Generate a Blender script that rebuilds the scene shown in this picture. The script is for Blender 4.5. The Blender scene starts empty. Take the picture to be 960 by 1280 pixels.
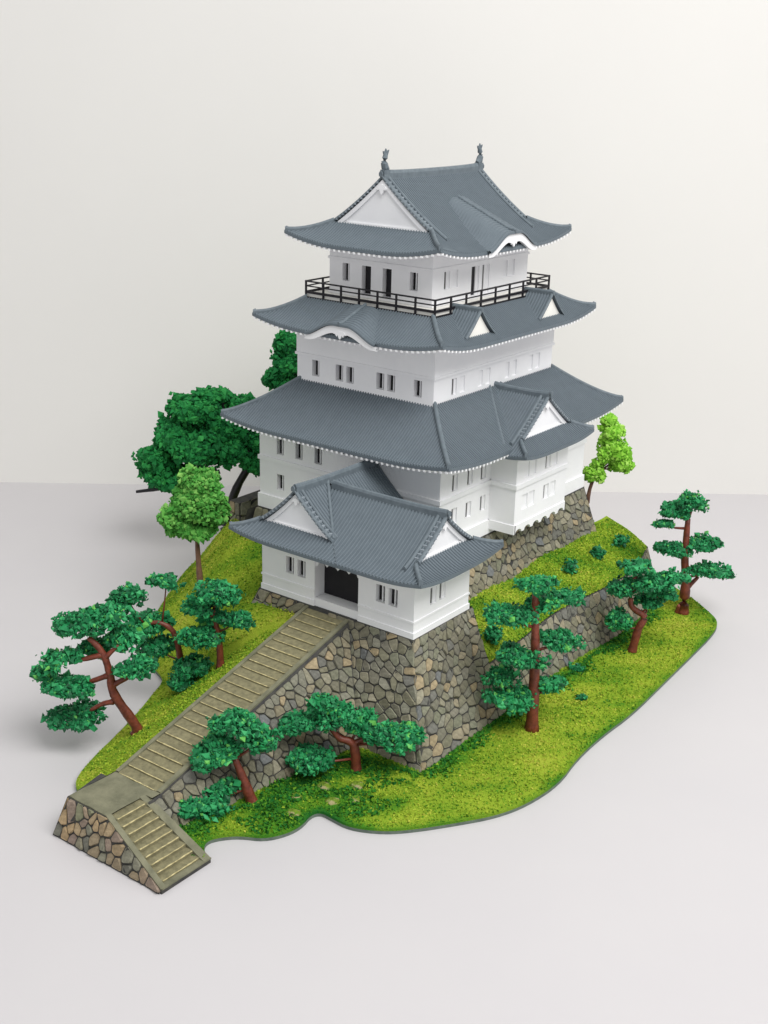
import bpy, math, random
import numpy as np
from mathutils import Vector, Matrix
from mathutils.geometry import delaunay_2d_cdt

# ------------------------------------------------------------------ camera, light, exposure
# all lengths below are centimetres of the real model; S turns them into metres
S = 0.01
scene = bpy.context.scene
col = scene.collection
random.seed(7)
rng = np.random.default_rng(7)

cam_d = bpy.data.cameras.new('camera'); cam = bpy.data.objects.new('camera', cam_d); col.objects.link(cam)
R_, U_, B_ = Vector((0.79596, 0.60489, 0.02364)), Vector((-0.21966, 0.25222, 0.94241)), Vector((0.56409, -0.75531, 0.33362))
P_ = Vector((23.303, -33.582, 17.786)) * S
cam.matrix_world = Matrix(((R_.x, U_.x, B_.x, P_.x), (R_.y, U_.y, B_.y, P_.y), (R_.z, U_.z, B_.z, P_.z), (0, 0, 0, 1)))
cam_d.sensor_fit = 'VERTICAL'; cam_d.sensor_height = 36; cam_d.sensor_width = 27
cam_d.lens = 1566.07 / 1280 * 36
cam_d.clip_start = 0.01; cam_d.clip_end = 20
scene.camera = cam

world = bpy.data.worlds.new('World'); scene.world = world; world.use_nodes = True
bg = world.node_tree.nodes['Background']
bg.inputs[0].default_value = (0.97, 0.985, 1.0, 1); bg.inputs[1].default_value = 0.62

def area_lamp(name, loc, target, size, energy, color):
    l = bpy.data.lights.new(name, 'AREA'); l.shape = 'RECTANGLE'; l.size = size[0] * S; l.size_y = size[1] * S
    l.energy = energy; l.color = color; l.spread = math.radians(125)
    o = bpy.data.objects.new(name, l); col.objects.link(o)
    o.location = Vector(loc) * S
    o.rotation_euler = (Vector(target) - Vector(loc)).to_track_quat('-Z', 'Y').to_euler()
    return o
area_lamp('ceiling_lamp', (42, -15, 62), (0, 1, 3), (52, 38), 2.55, (1.0, 0.99, 0.975))
vs = scene.view_settings
vs.view_transform = 'Standard'; vs.look = 'None'; vs.exposure = 0.0; vs.gamma = 1.0
scene.render.engine = 'CYCLES'
scene.cycles.max_bounces = 8; scene.cycles.diffuse_bounces = 4

# ------------------------------------------------------------------ materials
def lin(h):
    h = h.lstrip('#'); c = [int(h[i:i+2], 16) / 255 for i in (0, 2, 4)]
    return tuple(x / 12.92 if x <= .04045 else ((x + .055) / 1.055) ** 2.4 for x in c) + (1,)
def new_mat(name, rough=.6, spec=.4):
    m = bpy.data.materials.new(name); m.use_nodes = True
    n = m.node_tree.nodes; b = n['Principled BSDF']
    b.inputs['Roughness'].default_value = rough; b.inputs['Specular IOR Level'].default_value = spec
    return m, n, m.node_tree.links, b
def noise(n, l, scale, detail=4, rough=.6, coord='Object'):
    tc = n.new('ShaderNodeTexCoord'); t = n.new('ShaderNodeTexNoise')
    t.inputs['Scale'].default_value = scale; t.inputs['Detail'].default_value = detail; t.inputs['Roughness'].default_value = rough
    l.new(tc.outputs[coord], t.inputs['Vector']); return t
def ramp(n, stops, interp='LINEAR'):
    r = n.new('ShaderNodeValToRGB'); r.color_ramp.interpolation = interp
    e = r.color_ramp.elements
    while len(e) < len(stops): e.new(.5)
    for k, (p, c) in enumerate(stops): e[k].position = p; e[k].color = c
    return r
def bump(n, l, b, src, strength, dist):
    bp = n.new('ShaderNodeBump'); bp.inputs['Strength'].default_value = strength; bp.inputs['Distance'].default_value = dist * S
    l.new(src, bp.inputs['Height']); l.new(bp.outputs[0], b.inputs['Normal'])
def noisy(name, c0, c1, scale, rough=.6, spec=.4, bstr=.3, bdist=.02, bscale=None, p0=.3, p1=.7):
    m, n, l, b = new_mat(name, rough, spec)
    t = noise(n, l, scale / S); r = ramp(n, [(p0, c0), (p1, c1)])
    l.new(t.outputs['Fac'], r.inputs[0]); l.new(r.outputs[0], b.inputs['Base Color'])
    t2 = noise(n, l, (bscale or scale * 4) / S); bump(n, l, b, t2.outputs['Fac'], bstr, bdist)
    return m
M = {}
M['roof'] = noisy('grey_roof_paint', lin('#616b72'), lin('#677178'), 3.0, .62, .35, .25, .012, 22)
M['worn'] = noisy('dry_brushed_tile_ends', lin('#7a848c'), lin('#a3abb1'), 9.0, .6, .35, .2, .01, 22)
M['ridge'] = noisy('grey_ridge_paint', lin('#5d676e'), lin('#6f797f'), 6.0, .6, .35, .3, .012, 22)
M['white'] = noisy('white_wall_paint', lin('#efeff1'), lin('#f4f4f5'), 1.2, .55, .35, .12, .01, 14)
M['black'] = noisy('black_paint', lin('#100e14'), lin('#1a171d'), 5, .5, .4, .1, .01)
M['cream'] = noisy('cream_panel_paint', lin('#efede6'), lin('#f3f1ea'), 3, .6, .3, .1, .01)
M['mortar'] = noisy('dark_joint_paint', lin('#3a3a3c'), lin('#52514b'), 4, .85, .2, .5, .02)
M['step'] = noisy('olive_step_paint', lin('#6c6850'), lin('#8d8768'), 7, .8, .25, .7, .02, 26)
M['nosing'] = noisy('tan_worn_edge_paint', lin('#a69c72'), lin('#d6c998'), 9, .8, .25, .4, .01, 26, .35, .6)
M['landing'] = noisy('grey_landing_paint', lin('#666653'), lin('#85836c'), 2.2, .8, .25, .5, .02, 20)
M['rim'] = noisy('grey_base_rim', lin('#55605a'), lin('#6d7a6c'), 5, .6, .3, .2, .01)
M['bark'] = noisy('red_brown_bark_plastic', lin('#55241a'), lin('#8a4430'), 5, .42, .5, .5, .03, 14)
M['darkbark'] = noisy('near_black_bark_plastic', lin('#161419'), lin('#26222a'), 4, .45, .45, .4, .03)
M['palebark'] = noisy('brown_bark_plastic', lin('#5c4238'), lin('#83604d'), 4, .6, .35, .5, .03)
M['rock'] = noisy('mossy_rock', lin('#6f8a2a'), lin('#a39a70'), 4.0, .9, .2, .9, .05, 14, .48, .6)

# stones: each stone object picks its own tone
m, n, l, b = new_mat('painted_stone', .78, .25); M['stone'] = m
oi = n.new('ShaderNodeObjectInfo')
r = ramp(n, [(0, lin('#84806f')), (.10, lin('#8f8d7e')), (.2, lin('#7c7b74')), (.3, lin('#9d9884')), (.42, lin('#8a8672')), (.52, lin('#9d947d')),
             (.60, lin('#86836f')), (.68, lin('#8b8b78')), (.77, lin('#7c7e7e')), (.80, lin('#aa9a7c')), (.87, lin('#827f70')), (.95, lin('#8d897b'))], 'CONSTANT')
l.new(oi.outputs['Random'], r.inputs[0])
t = noise(n, l, 9 / S, 6, .7); r2 = ramp(n, [(.28, (.58, .58, .58, 1)), (.7, (1.12, 1.12, 1.1, 1))]); l.new(t.outputs['Fac'], r2.inputs[0])
mx = n.new('ShaderNodeMixRGB'); mx.blend_type = 'MULTIPLY'; mx.inputs[0].default_value = 1
l.new(r.outputs[0], mx.inputs[1]); l.new(r2.outputs[0], mx.inputs[2]); l.new(mx.outputs[0], b.inputs['Base Color'])
bump(n, l, b, t.outputs['Fac'], .8, .05)
M['warmstone'] = M['stone'].copy(); M['warmstone'].name = 'painted_warm_stone'
for nd in M['warmstone'].node_tree.nodes:
    if nd.type == 'VALTORGB' and nd.color_ramp.interpolation == 'CONSTANT':
        for e_, c_ in zip(nd.color_ramp.elements, ('#998a72', '#8a8877', '#aa9677', '#7c7b70', '#968577', '#88886e', '#b59d7a', '#918c78', '#a2907a', '#838178', '#a99476', '#938277')): e_.color = lin(c_)

def attr_mat(name, stops, rough, spec, sss=0):
    m, n, l, b = new_mat(name, rough, spec)
    a = n.new('ShaderNodeAttribute'); a.attribute_name = 'tone'
    r = ramp(n, stops); l.new(a.outputs['Fac'], r.inputs[0]); l.new(r.outputs[0], b.inputs['Base Color'])
    return m
M['pine'] = attr_mat('pine_foam', [(0, lin('#115231')), (.5, lin('#20874f')), (.85, lin('#3aa563')), (1, lin('#68b855'))], .6, .35)
M['bigleaf'] = attr_mat('dark_green_foam', [(0, lin('#12592e')), (.5, lin('#22803f')), (1, lin('#3a9a4c'))], .75, .2)
M['lightleaf'] = attr_mat('fresh_green_foam', [(0, lin('#38802f')), (.5, lin('#59a045')), (1, lin('#88be60'))], .8, .2)
M['limeleaf'] = attr_mat('lime_green_foam', [(0, lin('#6aa82c')), (.5, lin('#8fc944')), (1, lin('#b4de6e'))], .8, .2)
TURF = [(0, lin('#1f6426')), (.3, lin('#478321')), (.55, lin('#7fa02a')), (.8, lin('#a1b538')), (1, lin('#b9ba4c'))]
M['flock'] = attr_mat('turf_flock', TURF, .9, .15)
# turf under the flock
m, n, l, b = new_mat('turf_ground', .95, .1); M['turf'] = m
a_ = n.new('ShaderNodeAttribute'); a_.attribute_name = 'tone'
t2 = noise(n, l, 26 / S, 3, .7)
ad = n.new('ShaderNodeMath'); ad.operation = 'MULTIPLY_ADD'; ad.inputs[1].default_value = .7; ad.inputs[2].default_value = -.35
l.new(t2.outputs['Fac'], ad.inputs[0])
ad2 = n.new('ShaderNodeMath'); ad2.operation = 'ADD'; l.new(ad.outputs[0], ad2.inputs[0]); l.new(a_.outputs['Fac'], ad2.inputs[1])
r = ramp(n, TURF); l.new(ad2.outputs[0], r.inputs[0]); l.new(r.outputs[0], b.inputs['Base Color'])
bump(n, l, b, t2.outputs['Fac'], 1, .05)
M['table'] = noisy('table_laminate', lin('#c5c2c4'), lin('#c8c5c6'), .12, .42, .3, .05, .004, 30)
M['wall'] = noisy('backdrop_paper', lin('#e4e2de'), lin('#e6e4e0'), .1, .85, .1, .1, .01, 3)

# ------------------------------------------------------------------ mesh helpers
class MB:
    def __init__(s): s.v = []; s.f = []; s.m = []
    def add(s, vs, fs, mi=0):
        k = len(s.v); s.v += [tuple(p) for p in vs]; s.f += [tuple(i + k for i in f) for f in fs]; s.m += [mi] * len(fs)
    def box(s, x0, x1, y0, y1, z0, z1, mi=0):
        s.add([(x, y, z) for z in (z0, z1) for y in (y0, y1) for x in (x0, x1)],
              [(0, 2, 3, 1), (4, 5, 7, 6), (0, 1, 5, 4), (2, 6, 7, 3), (0, 4, 6, 2), (1, 3, 7, 5)], mi)
    def obox(s, O, U, V, W, mi=0):
        """box from corner O along vectors U, V, W"""
        O, U, V, W = map(Vector, (O, U, V, W))
        p = [O + a * U + b_ * V + c * W for c in (0, 1) for b_ in (0, 1) for a in (0, 1)]
        s.add(p, [(0, 2, 3, 1), (4, 5, 7, 6), (0, 1, 5, 4), (2, 6, 7, 3), (0, 4, 6, 2), (1, 3, 7, 5)], mi)
    def grid(s, rows, mi=0):
        nr, nc = len(rows), len(rows[0]); k = len(s.v)
        for r_ in rows: s.v += [tuple(p) for p in r_]
        for i in range(nr - 1):
            for j in range(nc - 1):
                s.f.append((k + i * nc + j, k + i * nc + j + 1, k + (i + 1) * nc + j + 1, k + (i + 1) * nc + j)); s.m.append(mi)
    def prism(s, poly, off, mi=0):
        """polygon (3d points) extruded by the vector off"""
        k = len(poly); off = Vector(off); a = [Vector(p) for p in poly]
        s.add(a + [p + off for p in a], [tuple(range(k))[::-1], tuple(range(k, 2 * k))] + [(i, (i + 1) % k, k + (i + 1) % k, k + i) for i in range(k)], mi)
    def tube(s, pts, radii, n_=8, mi=0, squash=1.0):
        pts = [Vector(p) for p in pts]; rows = []
        for i, p in enumerate(pts):
            d = (pts[min(i + 1, len(pts) - 1)] - pts[max(i - 1, 0)]).normalized()
            a = d.cross(Vector((0, 0, 1)))
            a = a.normalized() if a.length > 1e-3 else Vector((1, 0, 0))
            b_ = a.cross(d).normalized()
            rows.append([p + radii[i] * (math.cos(2 * math.pi * j / n_) * a + squash * math.sin(2 * math.pi * j / n_) * b_) for j in range(n_)])
        k = len(s.v)
        for r_ in rows: s.v += [tuple(q) for q in r_]
        for i in range(len(rows) - 1):
            for j in range(n_):
                s.f.append((k + i * n_ + j, k + i * n_ + (j + 1) % n_, k + (i + 1) * n_ + (j + 1) % n_, k + (i + 1) * n_ + j)); s.m.append(mi)
        s.f.append(tuple(k + j for j in range(n_))[::-1]); s.m.append(mi)
        s.f.append(tuple(k + (len(rows) - 1) * n_ + j for j in range(n_))); s.m.append(mi)
    def bar(s, pts, w, h, mi=0):
        """ridge course: a rounded bar of width w and height h above the line"""
        pts = [Vector(p) for p in pts]
        prof = [(-.5, -.6), (-.5, .45), (-.3, .85), (0, 1), (.3, .85), (.5, .45), (.5, -.6)]
        rows = []
        for i, p in enumerate(pts):
            d = pts[min(i + 1, len(pts) - 1)] - pts[max(i - 1, 0)]; d.z = 0
            a = d.normalized().cross(Vector((0, 0, 1)))
            rows.append([p + a * (x * w) + Vector((0, 0, z * h)) for x, z in prof])
        k = len(s.v); c = len(prof); s.grid(rows, mi)
        s.f.append(tuple(k + j for j in range(c))); s.m.append(mi)
        s.f.append(tuple(k + (len(rows) - 1) * c + j for j in range(c))[::-1]); s.m.append(mi)
    def build(s, name, mats, parent=None, smooth=False, org=(0, 0, 0)):
        me = bpy.data.meshes.new(name)
        ox, oy, oz = org
        me.from_pydata([((x - ox) * S, (y - oy) * S, (z - oz) * S) for x, y, z in s.v], [], s.f)
        mats = mats if isinstance(mats, (list, tuple)) else [mats]
        for q in mats: me.materials.append(M[q])
        if len(mats) > 1: me.polygons.foreach_set('material_index', s.m)
        if smooth: me.polygons.foreach_set('use_smooth', [True] * len(me.polygons))
        me.update()
        o = bpy.data.objects.new(name, me); col.objects.link(o)
        if parent is not None:
            o.parent = parent
            o.location = Vector(org) * S - parent_origin(parent)
        else: o.location = Vector(org) * S
        return o
def parent_origin(o):
    v = Vector(o.location); p = o.parent
    while p is not None: v += Vector(p.location); p = p.parent
    return v
def thing(name, label, cat, loc=(0, 0, 0), group=None):
    o = bpy.data.objects.new(name, None); col.objects.link(o); o.location = Vector(loc) * S
    o.empty_display_size = .01
    tag(o, label, cat, group); return o
def tag(o, label, cat, group=None, kind=None):
    o['label'] = label; o['category'] = cat
    if group: o['group'] = group
    if kind: o['kind'] = kind
    return o

# ------------------------------------------------------------------ the setting: table, backdrop, model ground
mb = MB(); mb.add([(-160, -120, 0), (140, -120, 0), (140, 130, 0), (-160, 130, 0)], [(0, 1, 2, 3)])
o = mb.build('table', 'table'); tag(o, 'smooth pale grey table top under the castle model', 'table', kind='structure')
w0, wd = Vector((-21.57, -.97, 0)), Vector((25.96, 20.53, 0)).normalized()
wn = Vector((-wd.y, wd.x, 0))
mb = MB(); mb.obox(w0 - wd * 90 - Vector((0, 0, 2)), wd * 190, wn * 2, Vector((0, 0, 95)))
o = mb.build('backdrop_wall', 'wall'); tag(o, 'plain cream white wall behind the table', 'wall', kind='structure')

OUT_F = [(5.27, -15.93), (4.77, -15.64), (4.57, -15.33), (4.71, -15.01), (5.04, -14.65), (5.58, -14.38), (5.87, -13.84), (5.92, -13.35), (5.79, -12.87), (5.91, -12.63), (6.27, -12.66), (6.89, -12.7), (7.65, -12.3), (8.2, -11.71), (8.81, -10.86), (9.41, -9.95), (9.75, -8.96), (9.89, -7.56), (9.63, -6.13), (9.57, -4.48), (9.65, -2.89), (9.5, -0.42), (9.36, 1.95), (9.22, 4.07), (8.98, 4.97), (8.28, 5.6), (7.0, 6.6)]
OUT_B = [(4.5, 7.6), (1.0, 8.2), (-3, 8.0), (-6.5, 6.5), (-8.6, 3.5)]
OUT_L = [(-9.3, 0.6), (-9.1, -1.2), (-8.3, -3.4), (-7.0, -5.6), (-5.8, -7.5), (-4.58, -9.0), (-3.52, -9.7), (-2.67, -10.0), (-2.25, -10.3), (-1.9, -11.08), (-1.49, -11.89), (-0.9, -13.32), (-0.52, -14.4), (-0.1, -15.33), (0.26, -15.78), (0.9, -16.0), (1.6, -16.4), (3.6, -16.5)]
def smooth_closed(P, it=2):
    for _ in range(it):
        Q = []
        for i in range(len(P)):
            a, b_ = P[i], P[(i + 1) % len(P)]
            Q += [(.75 * a[0] + .25 * b_[0], .75 * a[1] + .25 * b_[1]), (.25 * a[0] + .75 * b_[0], .25 * a[1] + .75 * b_[1])]
        P = Q
    return P
OUT = smooth_closed(OUT_F + OUT_B + OUT_L, 2)
OUTA = np.array(OUT)
CORE = [(1.55, -15.9, .72), (1.55, -8.4, 2.80), (-.2, -8.15, 2.86), (-.3, -5.6, 2.95), (-3.9, -4.9, 2.95), (-5.6, -3.6, 2.8), (-6.4, 0, 2.6), (-6.0, 5.0, 2.2)]
def seg_dist(P, a, b_):
    a = np.array(a[:2]); b_ = np.array(b_[:2]); d = b_ - a
    t = np.clip(((P - a) @ d) / (d @ d), 0, 1)
    return np.linalg.norm(P - (a + t[:, None] * d), axis=1), t
def wob(P, f, ph):
    x, y = P[:, 0] * f, P[:, 1] * f
    return (np.sin(x * 1.3 + y * .7 + ph) + np.sin(x * -.6 + y * 1.7 + 2 * ph) + np.sin(x * 2.3 - y * 1.9 + 3 * ph)) / 3
def height(P):
    P = np.atleast_2d(np.array(P, float))
    dc = np.full(len(P), 1e9); zc = np.zeros(len(P))
    for a, b_ in zip(CORE[:-1], CORE[1:]):
        d_, t_ = seg_dist(P, a, b_); z_ = a[2] + t_ * (b_[2] - a[2])
        k = d_ < dc; dc[k] = d_[k]; zc[k] = z_[k]
    do = np.full(len(P), 1e9)
    for i in range(len(OUT)):
        d_, _ = seg_dist(P, OUT[i], OUT[(i + 1) % len(OUT)]); do = np.minimum(do, d_)
    q = do / (do + dc + 1e-6); q = q * q * (3 - 2 * q) * .45 + q * .55
    hl = .16 + (zc - .16) * q + .07 * wob(P, .9, 1.0) * np.minimum(1, do / 1.2) * np.minimum(1, dc / .8)
    hf = .16 + .03 * wob(P, 1.5, .4) * np.minimum(1, do / .6) + .05 * np.minimum(1, do)
    inside_core = (P[:, 0] > -5.6) & (P[:, 1] > -4.4)
    wl = np.clip((2.9 - P[:, 0]) / 1.0, 0, 1)
    wl = np.where((P[:, 1] > -8.3) & (P[:, 0] > -.1), 0, wl)
    hl = np.where(inside_core & (P[:, 0] > -4), np.minimum(hl, 1.5), hl)
    return hf * (1 - wl) + hl * wl
def inside(P):
    x, y = P[:, 0], P[:, 1]; c = np.zeros(len(P), bool); j = len(OUT) - 1
    for i in range(len(OUT)):
        xi, yi = OUT[i]; xj, yj = OUT[j]
        k = ((yi > y) != (yj > y)) & (x < (xj - xi) * (y - yi) / (yj - yi + 1e-12) + xi)
        c ^= k; j = i
    return c
gx, gy = np.meshgrid(np.arange(-10, 10.3, .22), np.arange(-17, 8.6, .22))
G = np.c_[gx.ravel(), gy.ravel()] + rng.uniform(-.05, .05, (gx.size, 2)); G = G[inside(G)]
dmin = np.full(len(G), 1e9)
for i in range(len(OUT)):
    d_, _ = seg_dist(G, OUT[i], OUT[(i + 1) % len(OUT)]); dmin = np.minimum(dmin, d_)
G = G[dmin > .08]
vv = [Vector(p) for p in OUT] + [Vector(p) for p in G]
ro = delaunay_2d_cdt(vv, [(i, (i + 1) % len(OUT)) for i in range(len(OUT))], [], 1, 1e-6)
tv = np.array([(v.x, v.y) for v in ro[0]]); tz = height(tv)
nO = len(OUT)
mb = MB(); mb.add([(x, y, z) for (x, y), z in zip(tv, tz)], [tuple(f) for f in ro[2]])
# rim down to the table, a little drawn in
oz = height(OUTA)
mb.add([(x, y, z) for (x, y), z in zip(OUT, oz)] + [(x, y, .09) for x, y in OUT], [(i, (i + 1) % nO, nO + (i + 1) % nO, nO + i) for i in range(nO)], 0)
cx_, cy_ = OUTA.mean(0)
mb.add([(x, y, .09) for x, y in OUT] + [(x, y, .004) for x, y in OUT], [(i, (i + 1) % nO, nO + (i + 1) % nO, nO + i) for i in range(nO)], 1)
ground = mb.build('ground', ['turf', 'rim'], smooth=True)
def set_tone(me, vals):
    at = me.attributes.new('tone', 'FLOAT', 'POINT'); at.data.foreach_set('value', np.asarray(vals, np.float32))
def edge_dist(P):
    do = np.full(len(P), 1e9)
    for i in range(len(OUT)):
        d_, _ = seg_dist(P, OUT[i], OUT[(i + 1) % len(OUT)]); do = np.minimum(do, d_)
    return do
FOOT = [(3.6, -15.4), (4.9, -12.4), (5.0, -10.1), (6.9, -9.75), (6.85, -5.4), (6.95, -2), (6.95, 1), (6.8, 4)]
def tone(P):
    P = np.atleast_2d(np.array(P, float)); do = edge_dist(P); df = np.full(len(P), 1e9)
    for a, b_ in zip(FOOT[:-1], FOOT[1:]):
        d_, _ = seg_dist(P, a, b_); df = np.minimum(df, d_)
    left = P[:, 0] < 2
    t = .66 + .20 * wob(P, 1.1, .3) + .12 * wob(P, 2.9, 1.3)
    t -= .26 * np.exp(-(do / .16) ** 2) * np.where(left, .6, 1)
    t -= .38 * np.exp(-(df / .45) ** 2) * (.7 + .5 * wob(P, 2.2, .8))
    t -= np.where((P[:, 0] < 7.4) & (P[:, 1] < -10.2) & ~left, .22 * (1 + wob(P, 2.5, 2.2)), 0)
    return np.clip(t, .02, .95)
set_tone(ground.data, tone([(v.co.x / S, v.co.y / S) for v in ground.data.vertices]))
tag(ground, 'wavy edged green turf base plate carrying the castle model', 'ground', kind='structure')

# ------------------------------------------------------------------ stone walls
def clip(poly, nx, ny, c):
    """keep the part with nx*x + ny*y <= c"""
    out = []
    for i in range(len(poly)):
        a, b_ = poly[i], poly[(i + 1) % len(poly)]
        da, db = nx * a[0] + ny * a[1] - c, nx * b_[0] + ny * b_[1] - c
        if da <= 0: out.append(a)
        if (da < 0 < db) or (db < 0 < da):
            t = da / (da - db); out.append((a[0] + t * (b_[0] - a[0]), a[1] + t * (b_[1] - a[1])))
    return out
def parea(p): return .5 * sum(p[i][0] * p[(i + 1) % len(p)][1] - p[(i + 1) % len(p)][0] * p[i][1] for i in range(len(p)))
def stones(parent, fmap, poly, size, gap=.014, seed=1, thick=.05, sx=1.0, mat='stone'):
    """irregular stones over the convex face polygon poly in (s, t); fmap(s, t) -> 3d point"""
    rg = random.Random(seed)
    if parea(poly) < 0: poly = poly[::-1]
    xs = [p[0] for p in poly]; ys = [p[1] for p in poly]
    pts = []; row = 0; y = min(ys) - size * .3
    while y < max(ys) + size * .5:
        x = min(xs) - size * rg.random()
        while x < max(xs) + size * .6:
            pts.append((x + rg.uniform(-.30, .30) * size * sx, y + rg.uniform(-.34, .34) * size)); x += size * sx * rg.uniform(.6, 1.35)
        y += size * .84; row += 1
    ins = []; ghosts = []
    edges = []
    for k in range(len(poly)):
        a, b_ = poly[k], poly[(k + 1) % len(poly)]; ex, ey = b_[0] - a[0], b_[1] - a[1]; L_ = math.hypot(ex, ey)
        if L_ > 1e-6: edges.append((ey / L_, -ex / L_, ey / L_ * a[0] - ex / L_ * a[1]))
    for p in pts:
        ds = [c_ - (nx * p[0] + ny * p[1]) for nx, ny, c_ in edges]
        if min(ds) > .16 * size: ins.append(p)
    for p in ins:
        for nx, ny, c_ in edges:
            d_ = c_ - (nx * p[0] + ny * p[1])
            if d_ < 1.6 * size: ghosts.append((p[0] + 2 * d_ * nx, p[1] + 2 * d_ * ny))
    pts = ins + ghosts; made = 0
    for i, p in enumerate(ins):
        c = [(p[0] - 2 * size, p[1] - 2 * size), (p[0] + 2 * size, p[1] - 2 * size), (p[0] + 2 * size, p[1] + 2 * size), (p[0] - 2 * size, p[1] + 2 * size)]
        for j, q in enumerate(pts):
            dx, dy = q[0] - p[0], q[1] - p[1]; d2 = dx * dx + dy * dy
            if j == i or d2 > (3.2 * size) ** 2: continue
            d_ = math.sqrt(d2); c = clip(c, dx / d_, dy / d_, (dx * (p[0] + q[0]) / 2 + dy * (p[1] + q[1]) / 2) / d_ - gap)
            if len(c) < 3: break
        if len(c) < 3: continue
        for k in range(len(poly)):
            a, b_ = poly[k], poly[(k + 1) % len(poly)]
            ex, ey = b_[0] - a[0], b_[1] - a[1]; L_ = math.hypot(ex, ey)
            nx, ny = ey / L_, -ex / L_
            c = clip(c, nx, ny, nx * a[0] + ny * a[1] - .004)
            if len(c) < 3: break
        if len(c) < 3 or parea(c) < size * size * .03: continue
        cc = []   # one corner cutting pass rounds the outline
        for k in range(len(c)):
            a, b_ = c[k], c[(k + 1) % len(c)]
            if math.hypot(a[0] - b_[0], a[1] - b_[1]) < .02: cc.append(((a[0] + b_[0]) / 2, (a[1] + b_[1]) / 2)); continue
            w = rg.uniform(.1, .22); w2 = rg.uniform(.1, .22)
            cc += [(a[0] + w * (b_[0] - a[0]), a[1] + w * (b_[1] - a[1])), (b_[0] + w2 * (a[0] - b_[0]), b_[1] + w2 * (a[1] - b_[1]))]
        mx_, my_ = sum(q[0] for q in cc) / len(cc), sum(q[1] for q in cc) / len(cc)
        P0 = fmap(mx_, my_); e = .02
        nrm = (fmap(mx_ + e, my_) - P0).cross(fmap(mx_, my_ + e) - P0).normalized()
        h = thick * rg.uniform(.45, .9); k = len(cc)
        tilt = (rg.uniform(-.25, .25), rg.uniform(-.25, .25))
        ring = lambda sc, z, tl=0: [fmap(mx_ + (q[0] - mx_) * sc, my_ + (q[1] - my_) * sc) + nrm * (z + tl * ((q[0] - mx_) * tilt[0] + (q[1] - my_) * tilt[1])) for q in cc]
        b = MB()
        b.add(ring(1, -.03) + ring(1, h * .55) + ring(.88, h, 1), [(a, (a + 1) % k, k + (a + 1) % k, k + a) for a in range(k)] +
              [(k + a, k + (a + 1) % k, 2 * k + (a + 1) % k, 2 * k + a) for a in range(k)] + [tuple(range(2 * k, 3 * k))])
        b.build('stone', mat, parent, org=tuple(P0)); made += 1
    return made
def backing(mb, fmap, s0, s1, t0, t1, ns=12, nt=8, off=0):
    mb.grid([[fmap(s0 + (s1 - s0) * i / ns, t0 + (t1 - t0) * j / nt) for i in range(ns + 1)] for j in range(nt + 1)])

GX0, GX1, GY0, GY1, GZB = -.09, 5.44, -8.2, -5.5, 3.146
Z0 = .1
def goff(z): v = (GZB - z) / (GZB - Z0); return 1.45 * max(v, 0) ** 1.15
def g_front(s, z):   # s = x at the top edge
    k = min(max((s - 2.8) / (GX1 - 2.8), -1), 1)
    return Vector((s + goff(z) * k, GY0 - .03 - goff(z), z))
def g_right(s, z):   # s = y at the top edge
    k = min(max((-5.2 - s) / (-5.2 - GY0), 0), 1)
    return Vector((GX1 + .03 + goff(z), s - (goff(z) + .03) * k, z))
base = thing('stone_base', 'steep grey and tan rubble stone base under the gatehouse', 'stone base', (3, -7, 0))
mb = MB(); backing(mb, g_front, GX0 - .1, GX1 + .03, Z0 - .05, GZB); backing(mb, g_right, GY0 - .0, -5.3, Z0 - .05, GZB)
mb.add([(GX0 - .1, GY0 - .03, GZB), (GX1 + .03, GY0 - .03, GZB), (GX1 + .03, -5.45, GZB), (2.8, -5.45, GZB), (2.8, -4.4, GZB), (GX0 - .1, -4.4, GZB)], [(0, 1, 2, 3, 4, 5)])
mb.add([g_right(-5.3, Z0), g_right(-5.3, 1.2), g_right(-5.3, 2.2), g_right(-5.3, GZB), Vector((2.8, -5.3, GZB)), Vector((2.8, -5.3, Z0))], [(0, 1, 2, 3, 4, 5)])
mb.add([(GX0 - .1, GY0 - .03, GZB), (GX0 - .1, -4.4, GZB), (GX0 - .1, -4.4, 0.2), (GX0 - .1, GY0 - .03, .2)], [(0, 1, 2, 3)])
mb.build('core', 'mortar', base)
stones(base, g_front, [(2.5, .12), (GX1 + .055, .12), (GX1 + .055, GZB - .005), (2.5, GZB - .02)], .275, seed=3)
stones(base, g_front, [(GX0 - .08, 2.5), (1.62, 2.5), (1.62, GZB - .02), (GX0 - .08, GZB - .02)], .30, seed=4)
stones(base, g_right, [(GY0 - .03, .12), (-5.3, .12), (-5.3, GZB - .005), (GY0 - .03, GZB - .005)], .275, seed=5)

KZ = 3.96
def koff(z): return .36 * (KZ - z)
def k_right(s, z): return Vector((3.66 + koff(z), s * (1 + .05 * (KZ - z) * .36), z))
def k_front(s, z): return Vector((s * (1 + .1 * (KZ - z) * .36), -4.53 - koff(z), z))
kb = thing('stone_base', 'long tall stone base carrying the main keep above the turf terrace', 'stone base', (0, 0, 0))
mb = MB(); backing(mb, k_right, -4.55, 4.55, 1.2, KZ, 14, 6); backing(mb, k_front, -3.68, 3.68, 1.2, KZ)
for sgn in (1,):
    mb.grid([[Vector((s * (3.66 + koff(z)), 4.55 * (1 + .018 * (KZ - z)), z)) for s in (-1, 0, 1)] for z in (0.2, KZ)])
    mb.grid([[Vector((-3.66 - koff(z), s, z)) for s in (-5, 0, 5)] for z in (0.2, KZ)])
mb.add([(-3.68, -4.55, KZ), (3.68, -4.55, KZ), (3.68, 4.55, KZ), (-3.68, 4.55, KZ)], [(0, 1, 2, 3)])
mb.build('core', 'mortar', kb)
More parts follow.
